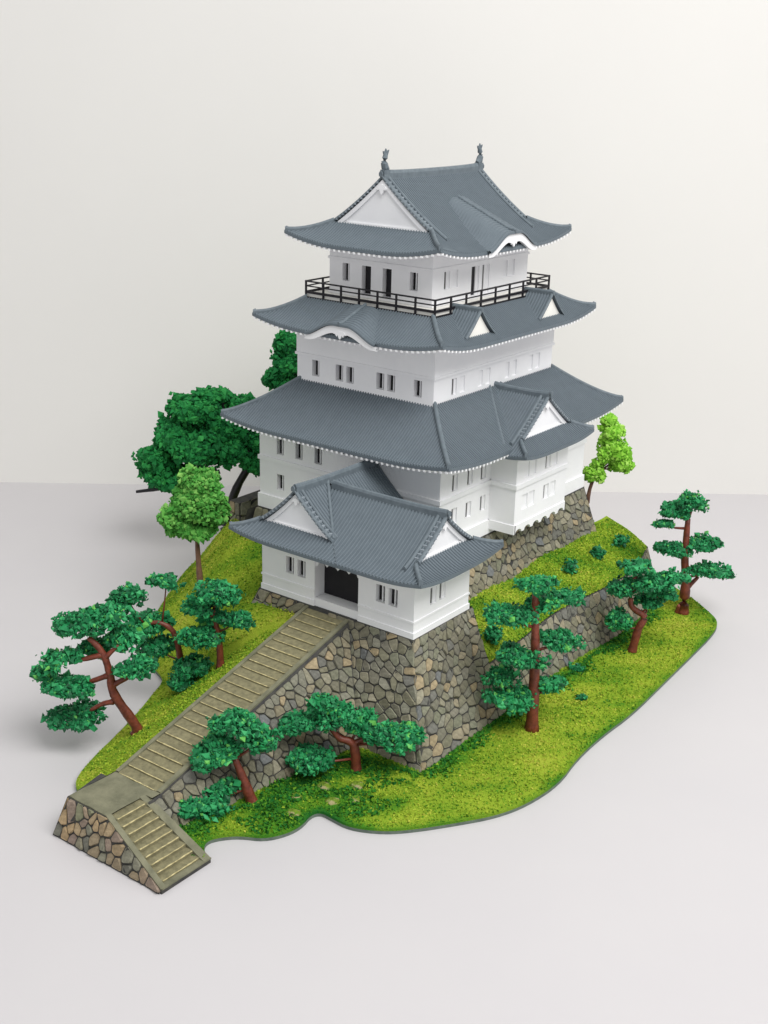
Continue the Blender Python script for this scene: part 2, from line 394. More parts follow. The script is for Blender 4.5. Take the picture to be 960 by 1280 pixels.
stones(kb, k_right, [(-4.5, 1.75), (4.5, 1.75), (4.5, KZ - .02), (-4.5, KZ - .02)], .31, seed=8, thick=.04)
stones(kb, k_front, [(-3.66, 2.3), (0.2, 2.3), (0.2, KZ - .02), (-3.66, KZ - .02)], .36, seed=9, thick=.04)

# turf terrace with its retaining wall
def rx(z, y): # face of the retaining wall, leaning in
    return 6.78 - .38 * (z - .2) + .12 * math.sin(y * .8) - .05 * max(0, y - 3) ** 2 - .10 * max(0, -3 - y)
def terr_top(y): return 1.72 + .10 * math.sin(y * .5 + 2) + .02 * y
def r_face(s, v):
    z = .12 + v * (terr_top(s) - .12); return Vector((rx(z, s), s, z))
ret = thing('retaining_wall', 'low curved stone retaining wall below the turf terrace', 'wall', (6.4, 0, 0))
mb = MB(); backing(mb, r_face, -5.5, 6.0, -.05, 1, 30, 5)
mb.grid([[Vector((x, 6.0 + .3 * (6.2 - x) * .3, z)) for x in (rx(z, 6.0), 5, 3.5)] for z in (.1, terr_top(6.0))])
mb.build('core', 'mortar', ret)
class SV:  # wall coordinates in centimetres for the stone generator
    pass
def r_cm(s, t): return r_face(s, t / 1.6)
stones(ret, r_cm, [(-5.45, .0), (5.98, .0), (5.98, 1.58), (-5.45, 1.58)], .29, seed=11, thick=.035)
xs = np.linspace(0, 1, 12); ys = np.linspace(-5.6, 6.05, 48)
def terr(x, y):
    x1 = rx(terr_top(y), y) - .02; u = np.clip((x1 - x) / (x1 - 3.9), 0, 1)
    return terr_top(y) + .01 + (2.55 + .05 * math.sin(y) - terr_top(y)) * u ** .9 + .04 * math.sin(3 * x + 2 * y) * min(1, 4 * u)
mb = MB(); mb.grid([[Vector((3.9 + (rx(terr_top(y), y) - .02 - 3.9) * u, y, terr(3.9 + (rx(terr_top(y), y) - .02 - 3.9) * u, y))) for u in xs] for y in ys])
o = mb.build('terrace', 'turf', smooth=True); set_tone(o.data, np.clip(.55 + .2 * wob(np.array([(v[0], v[1]) for v in mb.v]), 1.4, 2.), .05, .95)); tag(o, 'raised strip of turf between keep base and low stone wall', 'terrace', kind='structure')

# short wall at the far left corner of the keep
lw = thing('stone_wall', 'short low dark stone wall behind the pale green tree', 'wall', (-5.6, -1, 2.6))
def lw_f(s, z): return Vector((-5.35, s, z))
def lw_e(s, z): return Vector((s, -3.62, z))
mb = MB(); mb.box(-5.85, -5.37, -3.6, 3.5, 1.8, 3.40); mb.build('core', 'mortar', lw)
stones(lw, lw_f, [(-3.58, 2.3), (-.6, 2.3), (-.6, 3.4), (-3.58, 3.4)], .34, seed=12, thick=.04)
stones(lw, lw_e, [(-5.84, 2.3), (-5.37, 2.3), (-5.37, 3.4), (-5.84, 3.4)], .3, seed=13, thick=.04)

# ------------------------------------------------------------------ staircase
st = thing('staircase', 'long narrow stone staircase climbing to the gatehouse with a turned lower flight', 'staircase', (2.5, -12, 0))
SX0, SX1, TX0, TX1 = 1.64, 3.25, 1.75, 3.12
YT, YL, ZT, ZL = -8.24, -15.55, 3.06, .99
def stair_z(y): return ZL + (ZT - ZL) * (y - YL) / (YT - YL)
LX0, FX1, FY0, FY1 = 1.38, 5.16, -17.39, -15.80
mb = MB()
# core under the upper flight: battered to the right, plain to the left
def s_side(s, z):
    h = stair_z(min(max(s, YL), YT)) ; return Vector((SX1 + .58 * max(h - z, 0), s, z))
def side_cm(s, v):
    h = stair_z(min(max(s, YL - .1), YT)); z = .1 + v * (h - .1); return Vector((SX1 + .58 * (h - z), s, z))
mb.grid([[side_cm(YL - .4 + (YT - YL + .4) * i / 20, v) for i in range(21)] for v in (0, .25, .5, .75, 1)])
mb.grid([[Vector((x, y, 0 if k == 0 else stair_z(max(y, YL)) - dz)) for k, (x, dz) in enumerate(((SX0, 0), (SX0, 0), (SX0 + .05, .14), (SX1 - .05, .14), (SX1, 0)))] for y in (YL - .2, YL, YT)])
# landing and lower flight core
def low_z(x): return ZL if x < 3.0 else ZL + (.12 - ZL) * (x - 3.0) / (FX1 - .06 - 3.0)
def core_z(x): return ZL - .02 if x < 2.95 else max(.02, low_z(x) - .13)
LT = .22                       # inset of the landing top from its foot on the left
nx_ = 24; XS = [LX0 + (FX1 - .04 - LX0) * i / nx_ for i in range(nx_ + 1)]
def f_low(x, v):
    z = v * (low_z(x) - .01); w = min(max((3.0 - x) / 1.6, 0), 1); return Vector((x + LT * w * z / ZL, FY0 + .35 * z, z))
mb.grid([[f_low(x, v) for x in XS] for v in (0, .5, 1)])
mb.grid([[f_low(x, 1) for x in XS], [Vector((f_low(x, 1).x, FY0 + .48, core_z(x))) for x in XS], [Vector((x, FY1, core_z(x))) for x in XS], [Vector((x, FY1 + .03, 0)) for x in XS]])
mb.box(FX1 - .05, FX1, FY0 + .04, FY1 + .02, 0, .10)
mb.grid([[Vector((LX0 + LT * z / ZL, y, z)) for y in (FY0 + .35 * z, YL + .3)] for z in (0, ZL)])
mb.build('core', 'mortar', st)
# borders
b = MB()
for x0, x1 in ((SX0, TX0), (TX1, SX1)):
    rows = [[Vector((x, y, stair_z(y) + dz)) for x, dz in ((x0, -.02), (x0, .05), (x1, .05), (x1, -.1))] for y in np.linspace(YL, YT, 25)]
    b = MB(); b.grid(rows); b.build('stair_border', 'landing', st)
for y0, y1, yo in ((FY0 + .35, FY0 + .50, 1), (FY1 - .19, FY1 + .03, 0)):
    b = MB(); b.grid([[Vector((x, y - (.35 * (ZL - low_z(x)) if yo else 0), low_z(x) + dz)) for k, (y, dz) in enumerate(((y0, -.05), (y0, .03), (y1, .03), (y1, -.14)))] for x in np.linspace(3.0, FX1 - .01, 14)])
    b.build('stair_border', 'landing', st)
b = MB(); b.box(FX1 - .16, FX1 + .01, FY0 + .06, FY1 + .03, .10, .135); b.build('stair_border', 'landing', st)
b = MB(); xa, xb = LX0 + LT + .03, 3.02
b.grid([[Vector((xa + (xb - xa) * i / 12, y, ZL + .015 + .012 * math.sin(5 * xa + 3 * y + i))) for i in range(13)] for y in np.linspace(FY0 + .37, YL + .02, 14)])
b.grid([[Vector((x, y, ZL + .02)) for x in (3.0, 3.15, SX1)] for y in (FY1 - .02, FY1 + .12, YL + .02)])
b.grid([[Vector((xa, FY0 + .37, ZL + .015)), Vector((xb, FY0 + .37, ZL + .015))], [Vector((xa, FY0 + .37, ZL - .06)), Vector((xb, FY0 + .37, ZL - .06))]])
o = b.build('landing', 'landing', st, True)
NS = 23
for i in range(NS):
    ya = YL + (YT - YL) * i / NS; yb = YL + (YT - YL) * (i + 1) / NS; zt = ZL + (ZT - ZL) * (i + 1) / NS - .01
    j = random.uniform(-.012, .012)
    zf_ = zt - .05; b = MB(); b.prism([(TX0 - .01, ya + j, zf_ - .2), (TX0 - .01, ya + j, zf_), (TX0 - .01, yb + .06, zt + .008), (TX0 - .01, yb + .06, zt - .2)], (TX1 - TX0 + .02, 0, 0)); zt = zf_
    s_ = b.build('step', 'step', st)
    b = MB(); x = TX0 + .03 + random.uniform(0, .06); xe = TX1 - .03 - random.uniform(0, .08)
    b.grid([[Vector((x + (xe - x) * k / 10, ya + j - .010, zt - .035 + random.uniform(-.006, .006))) , Vector((x + (xe - x) * k / 10, ya + j - .012, zt + .006)), Vector((x + (xe - x) * k / 10, ya + j + .035 + random.uniform(-.015, .02), zt + .005))] for k in range(11)] if False else
           [[Vector((x + (xe - x) * k / 10, ya + j - .010, zt - .012 + random.uniform(-.005, .005))) for k in range(11)],
            [Vector((x + (xe - x) * k / 10, ya + j - .012, zt + .006)) for k in range(11)],
            [Vector((x + (xe - x) * k / 10, ya + j + .012 + random.uniform(-.010, .012), zt + .005)) for k in range(11)]])
    b.build('worn_edge', 'nosing', s_)
NF = 9
for i in range(NF):
    xa = 3.02 + (FX1 - .16 - 3.02) * i / NF; xb = 3.02 + (FX1 - .16 - 3.02) * (i + 1) / NF; zt = low_z(3.0) - (ZL - .12) * (i + .35) / NF
    ya, yb = FY0 + .49 - .35 * (ZL - low_z((xa + xb) / 2)), FY1 - .18
    b = MB(); b.box(xa - .05, xb, ya, yb, max(zt - .25, .005), zt); s_ = b.build('step', 'step', st)
    b = MB(); y = ya + .02; ye = yb - random.uniform(.02, .08)
    b.grid([[Vector((xb + .010, y + (ye - y) * k / 10, zt - .012 + random.uniform(-.005, .005))) for k in range(11)],
            [Vector((xb + .012, y + (ye - y) * k / 10, zt + .006)) for k in range(11)],
            [Vector((xb - .012 + random.uniform(-.012, .010), y + (ye - y) * k / 10, zt + .005)) for k in range(11)]])
    b.build('worn_edge', 'nosing', s_)
# stones of the stair side, the landing front
def side_abs(s, z):   # s = y, z absolute
    h = stair_z(min(s, YT)); return Vector((SX1 + .01 + .58 * (h - z), s, z))
stones(st, side_abs, [(YL - .3, .12), (-9.62, .12), (-8.34, 2.96), (YL - .3, stair_z(YL - .3) - .02)], .28, seed=21)
def front_abs(s, z):
    w = min(max((3.0 - s) / 1.6, 0), 1); return Vector((s + LT * w * z / ZL, FY0 - .005 + .35 * z, z))
stones(st, front_abs, [(LX0 + .02, .02), (FX1 - .02, .02), (FX1 - .02, .12), (3.05, ZL + .01), (LX0 + .02, ZL + .01)], .30, seed=22, gap=.022, mat='warmstone')

# ------------------------------------------------------------------ building helpers
def wall_face(mb, O, U, Nn, L_, z0, z1, ops, depth):
    """a wall with real openings; O at its left end seen from outside"""
    O, U, Nn = Vector(O), Vector(U), Vector(Nn)
    ss = sorted({0, L_} | {a for q in ops for a in q[:2]}); zs = sorted({z0, z1} | {a for q in ops for a in q[2:4]})
    P = lambda s, z, d=0: Vector((O.x + U.x * s - Nn.x * d, O.y + U.y * s - Nn.y * d, z))
    for i in range(len(ss) - 1):
        for j in range(len(zs) - 1):
            ms, mz = (ss[i] + ss[i + 1]) / 2, (zs[j] + zs[j + 1]) / 2
            if any(q[0] < ms < q[1] and q[2] < mz < q[3] for q in ops): continue
            mb.add([P(ss[i], zs[j]), P(ss[i + 1], zs[j]), P(ss[i + 1], zs[j + 1]), P(ss[i], zs[j + 1])], [(0, 1, 2, 3)])
    for a, b_, c, d in [q[:4] for q in ops]:
        for q in (((a, c), (a, d)), ((b_, d), (b_, c)), ((a, d), (b_, d)), ((b_, c), (a, c))):
            (s0, za), (s1, zb) = q
            mb.add([P(s0, za), P(s0, za, depth), P(s1, zb, depth), P(s1, zb)], [(0, 1, 2, 3)])
def window(parent, O, U, Nn, q, depth, bars=1, name='window'):
    """bars: number of white bars over a dark pane; 's' = white shutter with a dark slit; 'w' = closed white shutter"""
    O, U, Nn = Vector(O), Vector(U), Vector(Nn); a, b_, c, d = q[:4]
    mb = MB()
    P = lambda s, z, dd: Vector((O.x + U.x * s - Nn.x * dd, O.y + U.y * s - Nn.y * dd, z))
    mb.add([P(a - .02, c - .02, depth - .01), P(b_ + .02, c - .02, depth - .01), P(b_ + .02, d + .02, depth - .01), P(a - .02, d + .02, depth - .01)], [(0, 1, 2, 3)])
    if bars in ('s', 'w'):
        g_ = (.29 if name == 'door' and a < 2.4 else .165) if bars == 's' else -.01
        mb.obox(P(a + g_, c - .01, depth - .01), U * (b_ - a - g_ + .01), Nn * .03, Vector((0, 0, d - c + .02)), 1)
    else:
        for k in range(bars):
            s = a + (b_ - a) * (k + 1) / (bars + 1); w = .018
            mb.obox(P(s - w, c, depth - .01), U * 2 * w, Nn * .06, Vector((0, 0, d - c)), 1)
    return mb.build(name, ['black', 'white'], parent)
def moulding(parent, x0, x1, y0, y1, z0, z1, out=.03, name='moulding'):
    b = MB(); i = .01
    b.box(x0 - out, x1 + out, y0 - out, y0 + i, z0, z1); b.box(x1 - i, x1 + out, y0 + i, y1 + out, z0, z1)
    b.box(x0 - out, x0 + i, y0 + i, y1 + out, z0, z1); b.box(x0 + i, x1 - i, y1 - i, y1 + out, z0, z1)
    return b.build(name, 'white', parent)
def storey(parent, x0, x1, y0, y1, z0, z1, front, right, depth=.17, dr=.09, name='storey_wall'):
    """front / right: openings (a, b, z0, z1, bars) in world x / y"""
    mb = MB()
    f = [(a - x0, b_ - x0, c, d) for a, b_, c, d, *_ in front]; r_ = [(a - y0, b_ - y0, c, d) for a, b_, c, d, *_ in right]
    wall_face(mb, (x0, y0, 0), (1, 0, 0), (0, -1, 0), x1 - x0, z0, z1, f, depth)
    wall_face(mb, (x1, y0, 0), (0, 1, 0), (1, 0, 0), y1 - y0, z0, z1, r_, dr)
    wall_face(mb, (x1, y1, 0), (-1, 0, 0), (0, 1, 0), x1 - x0, z0, z1, [], depth)
    wall_face(mb, (x0, y1, 0), (0, -1, 0), (-1, 0, 0), y1 - y0, z0, z1, [], depth)
    mb.add([(x0, y0, z1), (x1, y0, z1), (x1, y1, z1), (x0, y1, z1)], [(0, 1, 2, 3)])
    o = mb.build(name, 'white', parent)
    for q, w in zip(f, front): window(o, (x0, y0, 0), (1, 0, 0), (0, -1, 0), q, depth, w[4] if len(w) > 4 else 1, w[5] if len(w) > 5 else 'window')
    for q, w in zip(r_, right): window(o, (x1, y0, 0), (0, 1, 0), (1, 0, 0), q, dr, w[4] if len(w) > 4 else 1, w[5] if len(w) > 5 else 'window')
    return o

def slope(mb, O, U, N, s0, s1, tmin, tmax, zf, step=.105, rib=.046, edge=.09, K=8):
    """ribbed roof slope: eave line O + s*U, going inward along N; columns of tiles run down the slope"""
    O, U, N = Vector(O), Vector(U), Vector(N)
    n_ = max(1, round((s1 - s0) / step)); st_ = (s1 - s0) / n_; cols = []
    for i in range(n_):
        c = s0 + (i + .5) * st_
        for dx, dz in ((-.5, 0), (-.30, 0), (-.2, .8 * rib), (0, rib), (.2, .8 * rib), (.30, 0)): cols.append((c + dx * st_, dz))
    cols.append((s1, 0)); grid_cols = []
    for s, dz in cols:
        a, b_ = tmin(s), tmax(s); b_ = max(b_, a + 1e-4)
        col_ = []
        if a < 1e-6:
            p = O + U * s; col_.append(Vector((p.x, p.y, zf(s, 0) - edge)))
        for k in range(K + 1):
            t = a + (b_ - a) * k / K; p = O + U * s + N * t; col_.append(Vector((p.x, p.y, zf(s, t) + dz)))
        if a >= 1e-6: col_.insert(0, col_[0] - Vector((0, 0, .01)))
        grid_cols.append(col_)
    rows = [[c[k] for c in grid_cols] for k in range(K + 2)]
    mb.grid(rows)
def soffit(mb, O, U, N, L_, zf, tw, drop=.10):
    O, U, N = Vector(O), Vector(U), Vector(N); rows = []
    for t, up in ((.015, 0), (tw, .06)):
        rows.append([])
        for i in range(17):
            s = t + (L_ - 2 * t) * i / 16
            p = O + U * s + N * t; rows[-1].append(Vector((p.x, p.y, zf(s, 0) * (1 - up / .06) + (zf(L_ / 2, 0) + .03) * (up / .06) - drop)))
    mb.grid(rows)
def rafters(parent, O, U, N, L_, zf, step=.19, a=.1, b_=None):
    O, U, N = Vector(O), Vector(U), Vector(N); mb = MB(); b_ = L_ - .1 if b_ is None else b_
    n_ = int((b_ - a) / step)
    for i in range(n_ + 1):
        s = a + (b_ - a) * i / n_; p = O + U * s - N * .012
        mb.obox((p.x - U.x * .033, p.y - U.y * .033, zf(s, 0) - .155), U * .066, N * .25, (0, 0, .06))
    o = mb.build('rafter_ends', 'white', parent); o['kind'] = 'stuff'; return o
def finial(mb, p, d, s=1.0):
    """end tile of a ridge: a small upturned block at p facing d"""
    d = Vector((d[0], d[1], 0)).normalized(); a = d.cross(Vector((0, 0, 1))); p = Vector(p)
    poly = [p + a * x * s + Vector((0, 0, z * s)) for x, z in ((-.09, -.08), (.09, -.08), (.11, .06), (.06, .15), (0, .19), (-.06, .15), (-.11, .06))]
    mb.prism(poly, d * .06 * s)

class Roof:
    def __init__(s, ze, H, W, p, lift, m):
        s.ze, s.H, s.W, s.p, s.L, s.m = ze, H, W, p, lift, m
    def z(s, t, c):
        u = max(t, 0) / s.W
        return s.ze + s.H * u ** s.p + s.L * max(0, 1 - c / s.m) ** 2.2 * max(0, 1 - u * 1.15) ** 1.2
def skirt_roof(parent, C, ex, ey, run, wallx, wally, ze, H, p, lift, m, step=.105, sides='frbl', name='roof', hipw=.13, raft='fr'):
    rf = Roof(ze, H, run, p, lift, m); cx, cy = C
    S4 = {'f': ((cx - ex, cy - ey, 0), (1, 0, 0), (0, 1, 0), 2 * ex, ey - wally), 'r': ((cx + ex, cy - ey, 0), (0, 1, 0), (-1, 0, 0), 2 * ey, ex - wallx),
          'b': ((cx + ex, cy + ey, 0), (-1, 0, 0), (0, -1, 0), 2 * ex, ey - wally), 'l': ((cx - ex, cy + ey, 0), (0, -1, 0), (1, 0, 0), 2 * ey, ex - wallx)}
    mb = MB()
    for k in sides:
        O, U, N, L_, tw = S4[k]
        slope(mb, O, U, N, 0, L_, lambda s: 0, lambda s: min(run, s, L_ - s), lambda s, t: rf.z(t, min(s, L_ - s)), step)
    roof = mb.build(name, 'roof', parent)
    for k in sides:
        O, U, N, L_, tw = S4[k]; sf = MB()
        soffit(sf, O, U, N, L_, lambda s, t: rf.z(0, min(s, L_ - s)), tw); sf.build('soffit', 'white', roof)
        if k in raft: rafters(roof, O, U, N, L_, lambda s, t: rf.z(0, min(s, L_ - s)))
    for sx, sy in ((-1, -1), (1, -1), (1, 1), (-1, 1)):
        hb = MB(); pts = []
        for i in range(13):
            t = run * (1 - i / 12) + .02; pts.append(Vector((cx + sx * (ex - t), cy + sy * (ey - t), rf.z(t, t) + .03)))
        hb.bar(pts, hipw, .09); d = Vector((sx, sy, 0)); finial(hb, pts[-1] - d * .06 + Vector((0, 0, .0)), d, .6)
        hb.build('hip_ridge', 'ridge', roof)
    return roof, rf
def ident(*a): return None

def gable_roof(parent, roofname, A, C, a0, a1, e0, e1, W, g, ov, rf, step, ridge_w=.16, ridge_h=.16, tmins=(None, None), ridge_from=None, ridge_to=None,
               raft=True, sides=(1, -1), end_len=None, panel_frame=True, wall_t=.6, skip=None, soff0=None):
    """hip-and-gable roof: ridge along unit vector A through C; eaves at a0..a1 along it; e0/e1 = that end carries a gable"""
    A = Vector((A[0], A[1], 0)); B = Vector((-A.y, A.x, 0)); C = Vector((C[0], C[1], 0)); Lt = a1 - a0
    cd = lambda s: min(s if e0 else 99, Lt - s if e1 else 99)
    zf = lambda s, t: rf.z(t, cd(s))
    mb = MB(); gi = g - ov
    for k, sg in enumerate((1, -1)):   # the two long slopes
        if sg not in sides: continue
        O = C + A * a0 + B * sg * W; N = -B * sg
        tm = tmins[k] or (lambda s: 0)
        if e0: slope(mb, O, A, N, 0, gi, tm, lambda s: s, zf, step)
        slope(mb, O, A, N, gi if e0 else 0, Lt - gi if e1 else Lt, tm, lambda s: W, zf, step)
        if e1: slope(mb, O, A, N, Lt - gi, Lt, tm, lambda s: Lt - s, zf, step)
    ends = []
    if e0: ends.append((C + A * a0 - B * W, B, A, a0, 1))
    if e1: ends.append((C + A * a1 - B * W, B, -A, a1, -1))
    for O, U, N, a, sg in ends:
        lo = lambda s: 99 if skip == -1 else s
        hi = lambda s: 99 if skip == 1 else 2 * W - s
        slope(mb, O, U, N, 0, 2 * W, lambda s: 0, lambda s: min(s, 2 * W - s, g + .03), lambda s, t: rf.z(t, min(lo(s), hi(s))), step)
    roof = mb.build(roofname, 'roof', parent)
    # soffits and rafter ends
    for k, sg in enumerate((1, -1)):
        if sg not in sides or sg == skip: continue
        sf = MB(); O = C + A * (a0 if soff0 is None else soff0) + B * sg * W; N = -B * sg
        q0 = 0 if soff0 is None else soff0 - a0
        soffit(sf, O, A, N, Lt - q0, lambda s, t: zf(s + q0, 0), wall_t); sf.build('soffit', 'white', roof)
        if raft: rafters(roof, O, A, N, Lt, lambda s, t: zf(s, 0))
    for O, U, N, a, sg in ends:
        sf = MB(); lo = lambda s: 99 if skip == -1 else s
        hi = lambda s: 99 if skip == 1 else 2 * W - s
        soffit(sf, O, U, N, 2 * W, lambda s, t: rf.z(0, min(lo(s), hi(s))), wall_t); sf.build('soffit', 'white', roof)
        if raft: rafters(roof, O, U, N, 2 * W, lambda s, t: rf.z(0, min(lo(s), hi(s))))
    zr = rf.ze + rf.H
    r0 = (a0 + gi if e0 else a0) if ridge_from is None else ridge_from
    r1 = (a1 - gi if e1 else a1) if ridge_to is None else ridge_to
    rb = MB(); pts = []
    for i in range(15):
        u = i / 14; e = abs(2 * u - 1)
        pts.append(C + A * (r0 + (r1 - r0) * u) + Vector((0, 0, zr + .02 + .05 * e ** 3)))
    rb.bar(pts, ridge_w, ridge_h)
    if e0: finial(rb, pts[0] - A * .05 + Vector((0, 0, .02)), -A, .62)
    if e1: finial(rb, pts[-1] + A * .05 + Vector((0, 0, .02)), A, .62)
    rb.build('main_ridge', 'ridge', roof)
    for O, U, N, a, sg in ends:
        D = -N   # outward
        ga = a + sg * g; va = a + sg * gi
        # white gable panel
        zb = rf.z(g, 50) - .03; bw = W - g
        top = []
        for i in range(21):
            bb = -bw + 2 * bw * i / 20; top.append((bb, rf.ze + rf.H * ((W - abs(bb)) / W) ** rf.p - .045))
        poly = [C + A * ga + B * bb + Vector((0, 0, max(z, zb))) for bb, z in top]
        pb = MB(); pb.prism(poly, N * .05)
        gp = pb.build('gable_panel', 'white', roof)
        # barge boards following the two slopes, a sill and a hanging ornament
        bb_ = MB(); wdt = .13
        for s2 in (-1, 1):
            rows = []
            for i in range(11):
                bv = bw * .97 * (1 - i / 10); z = rf.ze + rf.H * ((W - bv) / W) ** rf.p - .05
                p0 = C + A * ga + B * s2 * bv
                rows.append([p0 + Vector((0, 0, max(z - wdt * 1.2, zb))) + D * .002, p0 + Vector((0, 0, max(z - wdt * 1.2, zb))) + D * .06, p0 + Vector((0, 0, z)) + D * .06])
            bb_.grid(rows)
        bb_.obox(C + A * ga - B * bw * .86 + Vector((0, 0, zb + .02)) + D * .002, B * bw * 1.72, D * .04, (0, 0, .06))
        pz = zr - .05 - wdt * 1.2
        orn = [(0, .02), (.09, -.02), (.16, -.10), (.11, -.13), (.07, -.11), (.04, -.20), (0, -.24), (-.04, -.20), (-.07, -.11), (-.11, -.13), (-.16, -.10), (-.09, -.02)]
        sc = min(1.2, rf.H * .62)
        bb_.prism([C + A * ga + D * .05 + B * x * sc + Vector((0, 0, pz + z * sc)) for x, z in orn], D * .05)
        if panel_frame: bb_.build('gable_trim', 'white', roof)
        # verge courses down both slopes
        for s2 in (-1, 1):
            for off, w_, h_, last in ((.03, .11, .06, g * .98), (.26, .10, .085, g * .62)):
                vb = MB(); pts = []
                for i in range(13):
                    t = W - (W - last) * i / 12
                    pts.append(C + A * (va + sg * off) + B * s2 * (W - t) + Vector((0, 0, rf.z(t, gi + off) + .03)))
                vb.bar(pts, w_, h_)
                if off > .1: finial(vb, pts[-1] + Vector((0, 0, .01)), B * s2, .55)
                vb.build('verge_ridge', 'ridge', roof)
        # verge tile ends
        vt = MB()
        for s2 in (-1, 1):
            nn = int((W - g) / .13)
            for i in range(nn):
                t = g + .1 + (W - g - .15) * i / nn
                p0 = C + A * (va - sg * .03) + B * s2 * (W - t) + Vector((0, 0, rf.z(t, gi) + .0))
                vt.obox(p0 - B * .03 - Vector((0, 0, .02)), B * .06, N * .30, (0, 0, .065))
        o = vt.build('verge_tile_ends', 'worn', roof); o['kind'] = 'stuff'
        # hips
        for s2 in (-1, 1):
            if s2 == skip: continue
            hb = MB(); pts = []
            for i in range(11):
                t = gi * (1 - i / 10) + .02
                pts.append(C + A * (a + sg * t) + B * s2 * (W - t) + Vector((0, 0, rf.z(t, t) + .03)))
            hb.bar(pts, .12, .10); finial(hb, pts[-1] + (A * sg * .05 - B * s2 * .05), B * s2 - A * sg, .6)
            hb.build('hip_ridge', 'ridge', roof)
    return roof

def curved_gable(roof, O, U, N, w, Hk, sl, T, ze, zfront):
    """karahafu: a bell shaped swell of the eave with a white curved fascia"""
    O, U, N = Vector(O), Vector(U), Vector(N)
    def bell(s):
        q = min(1, max(0, (w - abs(s)) / (w * .80))); return (q * q * (3 - 2 * q)) ** .9
    mb = MB(); rows = []; nt = int((T + .14) / .105)
    ts = []
    for i in range(nt):
        c = -.14 + (i + .5) * .105
        ts += [(c - .05, 0), (c - .028, 0), (c - .014, .026), (c + .014, .026), (c + .028, 0)]
    ss = [-w + 2 * w * i / 32 for i in range(33)]
    rows.append([O + U * s - N * .14 + Vector((0, 0, ze + Hk * bell(s) - .065)) for s in ss])
    for t, dz in ts:
        rows.append([O + U * s + N * t + Vector((0, 0, ze + Hk * bell(s) + sl * max(t, 0) * (.35 + .65 * bell(s)) + dz)) for s in ss])
    mb.grid(rows); cg = mb.build('curved_gable', 'roof', roof)
    rb = MB(); rb.bar([O + N * (-.16 + (T + .1) * i / 8) + Vector((0, 0, ze + Hk + sl * max(0, -.16 + (T + .1) * i / 8) + .01)) for i in range(9)], .10, .07)
    rb.build('curved_gable_ridge', 'ridge', roof)
    fb = MB(); top = [(s, zfront + Hk * bell(s) - .03) for s in ss]
    low = []
    for i in range(33):
        s = -w * 1.02 + 2 * w * 1.02 * i / 32
        z = zfront + Hk * .76 * bell(s * 1.14) - .15
        low.append((s, z))
    fr = [[O + U * a - N * .09 + Vector((0, 0, z)) for a, z in top], [O + U * a - N * .09 + Vector((0, 0, z)) for a, z in low],
          [O + U * a + N * .02 + Vector((0, 0, z)) for a, z in low]]
    fb.grid(fr)
    pz = zfront + Hk * .76 - .12
    orn = [(-.13, .06), (.13, .06), (.24, -.05), (.17, -.04), (.12, -.12), (.07, -.06), (.04, -.15), (0, -.19), (-.04, -.15), (-.07, -.06), (-.12, -.12), (-.17, -.04), (-.24, -.05)]
    fb.prism([O + U * x * w / 1.3 - N * .10 + Vector((0, 0, pz + z)) for x, z in orn], N * .05)
    fb.build('curved_fascia', 'white', roof)
def dormer(roof, O, U, N, hw, z0, H, T, step=.105):
    """triangular dormer: O on the front plane, N inward"""
    O, U, N = Vector(O), Vector(U), Vector(N); mb = MB()
    pz = lambda t: z0 + H * (t / hw) ** 1.18
    for sg in (-1, 1):
        OO = O + U * sg * hw - N * .10
        slope(mb, OO, N, -U * sg, 0, T, lambda s: 0, lambda s: hw, lambda s, t: pz(t), step, edge=.05, K=5)
    d = mb.build('dormer', 'roof', roof)
    rb = MB(); rb.bar([O + N * (-.12 + (T + .0) * i / 6) + Vector((0, 0, z0 + H + .02)) for i in range(7)], .11, .09)
    for sg in (-1, 1):
        rb.bar([O - N * .06 + U * sg * (hw - t) + Vector((0, 0, pz(t) + .02)) for t in [hw - (hw - .02) * i / 8 for i in range(9)]], .10, .06)
    rb.build('dormer_ridge', 'ridge', roof)
    pb = MB(); poly = [O + U * (-hw + 2 * hw * i / 16) + Vector((0, 0, pz(hw - abs(-hw + 2 * hw * i / 16)) - .06)) for i in range(17)]
    pb.prism(poly, N * .04); pb.build('dormer_panel', 'cream', roof)

# ------------------------------------------------------------------ the keep
keep = thing('castle_keep', 'tall white castle keep with three tiers of grey tiled roofs and black balcony rail', 'castle', (0, 0, KZ))
D1, D2 = .17, .20
X3, Y3 = 3.6, 4.46
bw0, bw1 = -1.69, 1.49
w3f = [(a, a + .30, z0, z1, 1) for a, z0, z1 in ((-2.85, 5.90, 6.43), (-2.05, 5.90, 6.43), (-1.25, 5.90, 6.43), (-2.84, 4.70, 5.22))]
w3r = [(a, a + .30, z0, z1, 's') for a, z0, z1 in ((-3.82, 5.86, 6.38), (-3.0, 5.86, 6.38), (-2.25, 5.86, 6.38), (-3.8, 4.8, 5.30), (-3.02, 4.8, 5.30), (-2.21, 4.8, 5.30), (2.0, 4.8, 5.3), (2.0, 5.86, 6.38))]
s3 = storey(keep, -X3, X3, -Y3, Y3, KZ, 7.25, w3f, w3r, D1)
moulding(s3, -X3, X3, -Y3, Y3, 5.60, 5.74, .05); moulding(s3, -X3, X3, -Y3, Y3, KZ - .02, 4.42, .055); moulding(s3, -X3, X3, -Y3, Y3, 6.5, 6.62, .02)
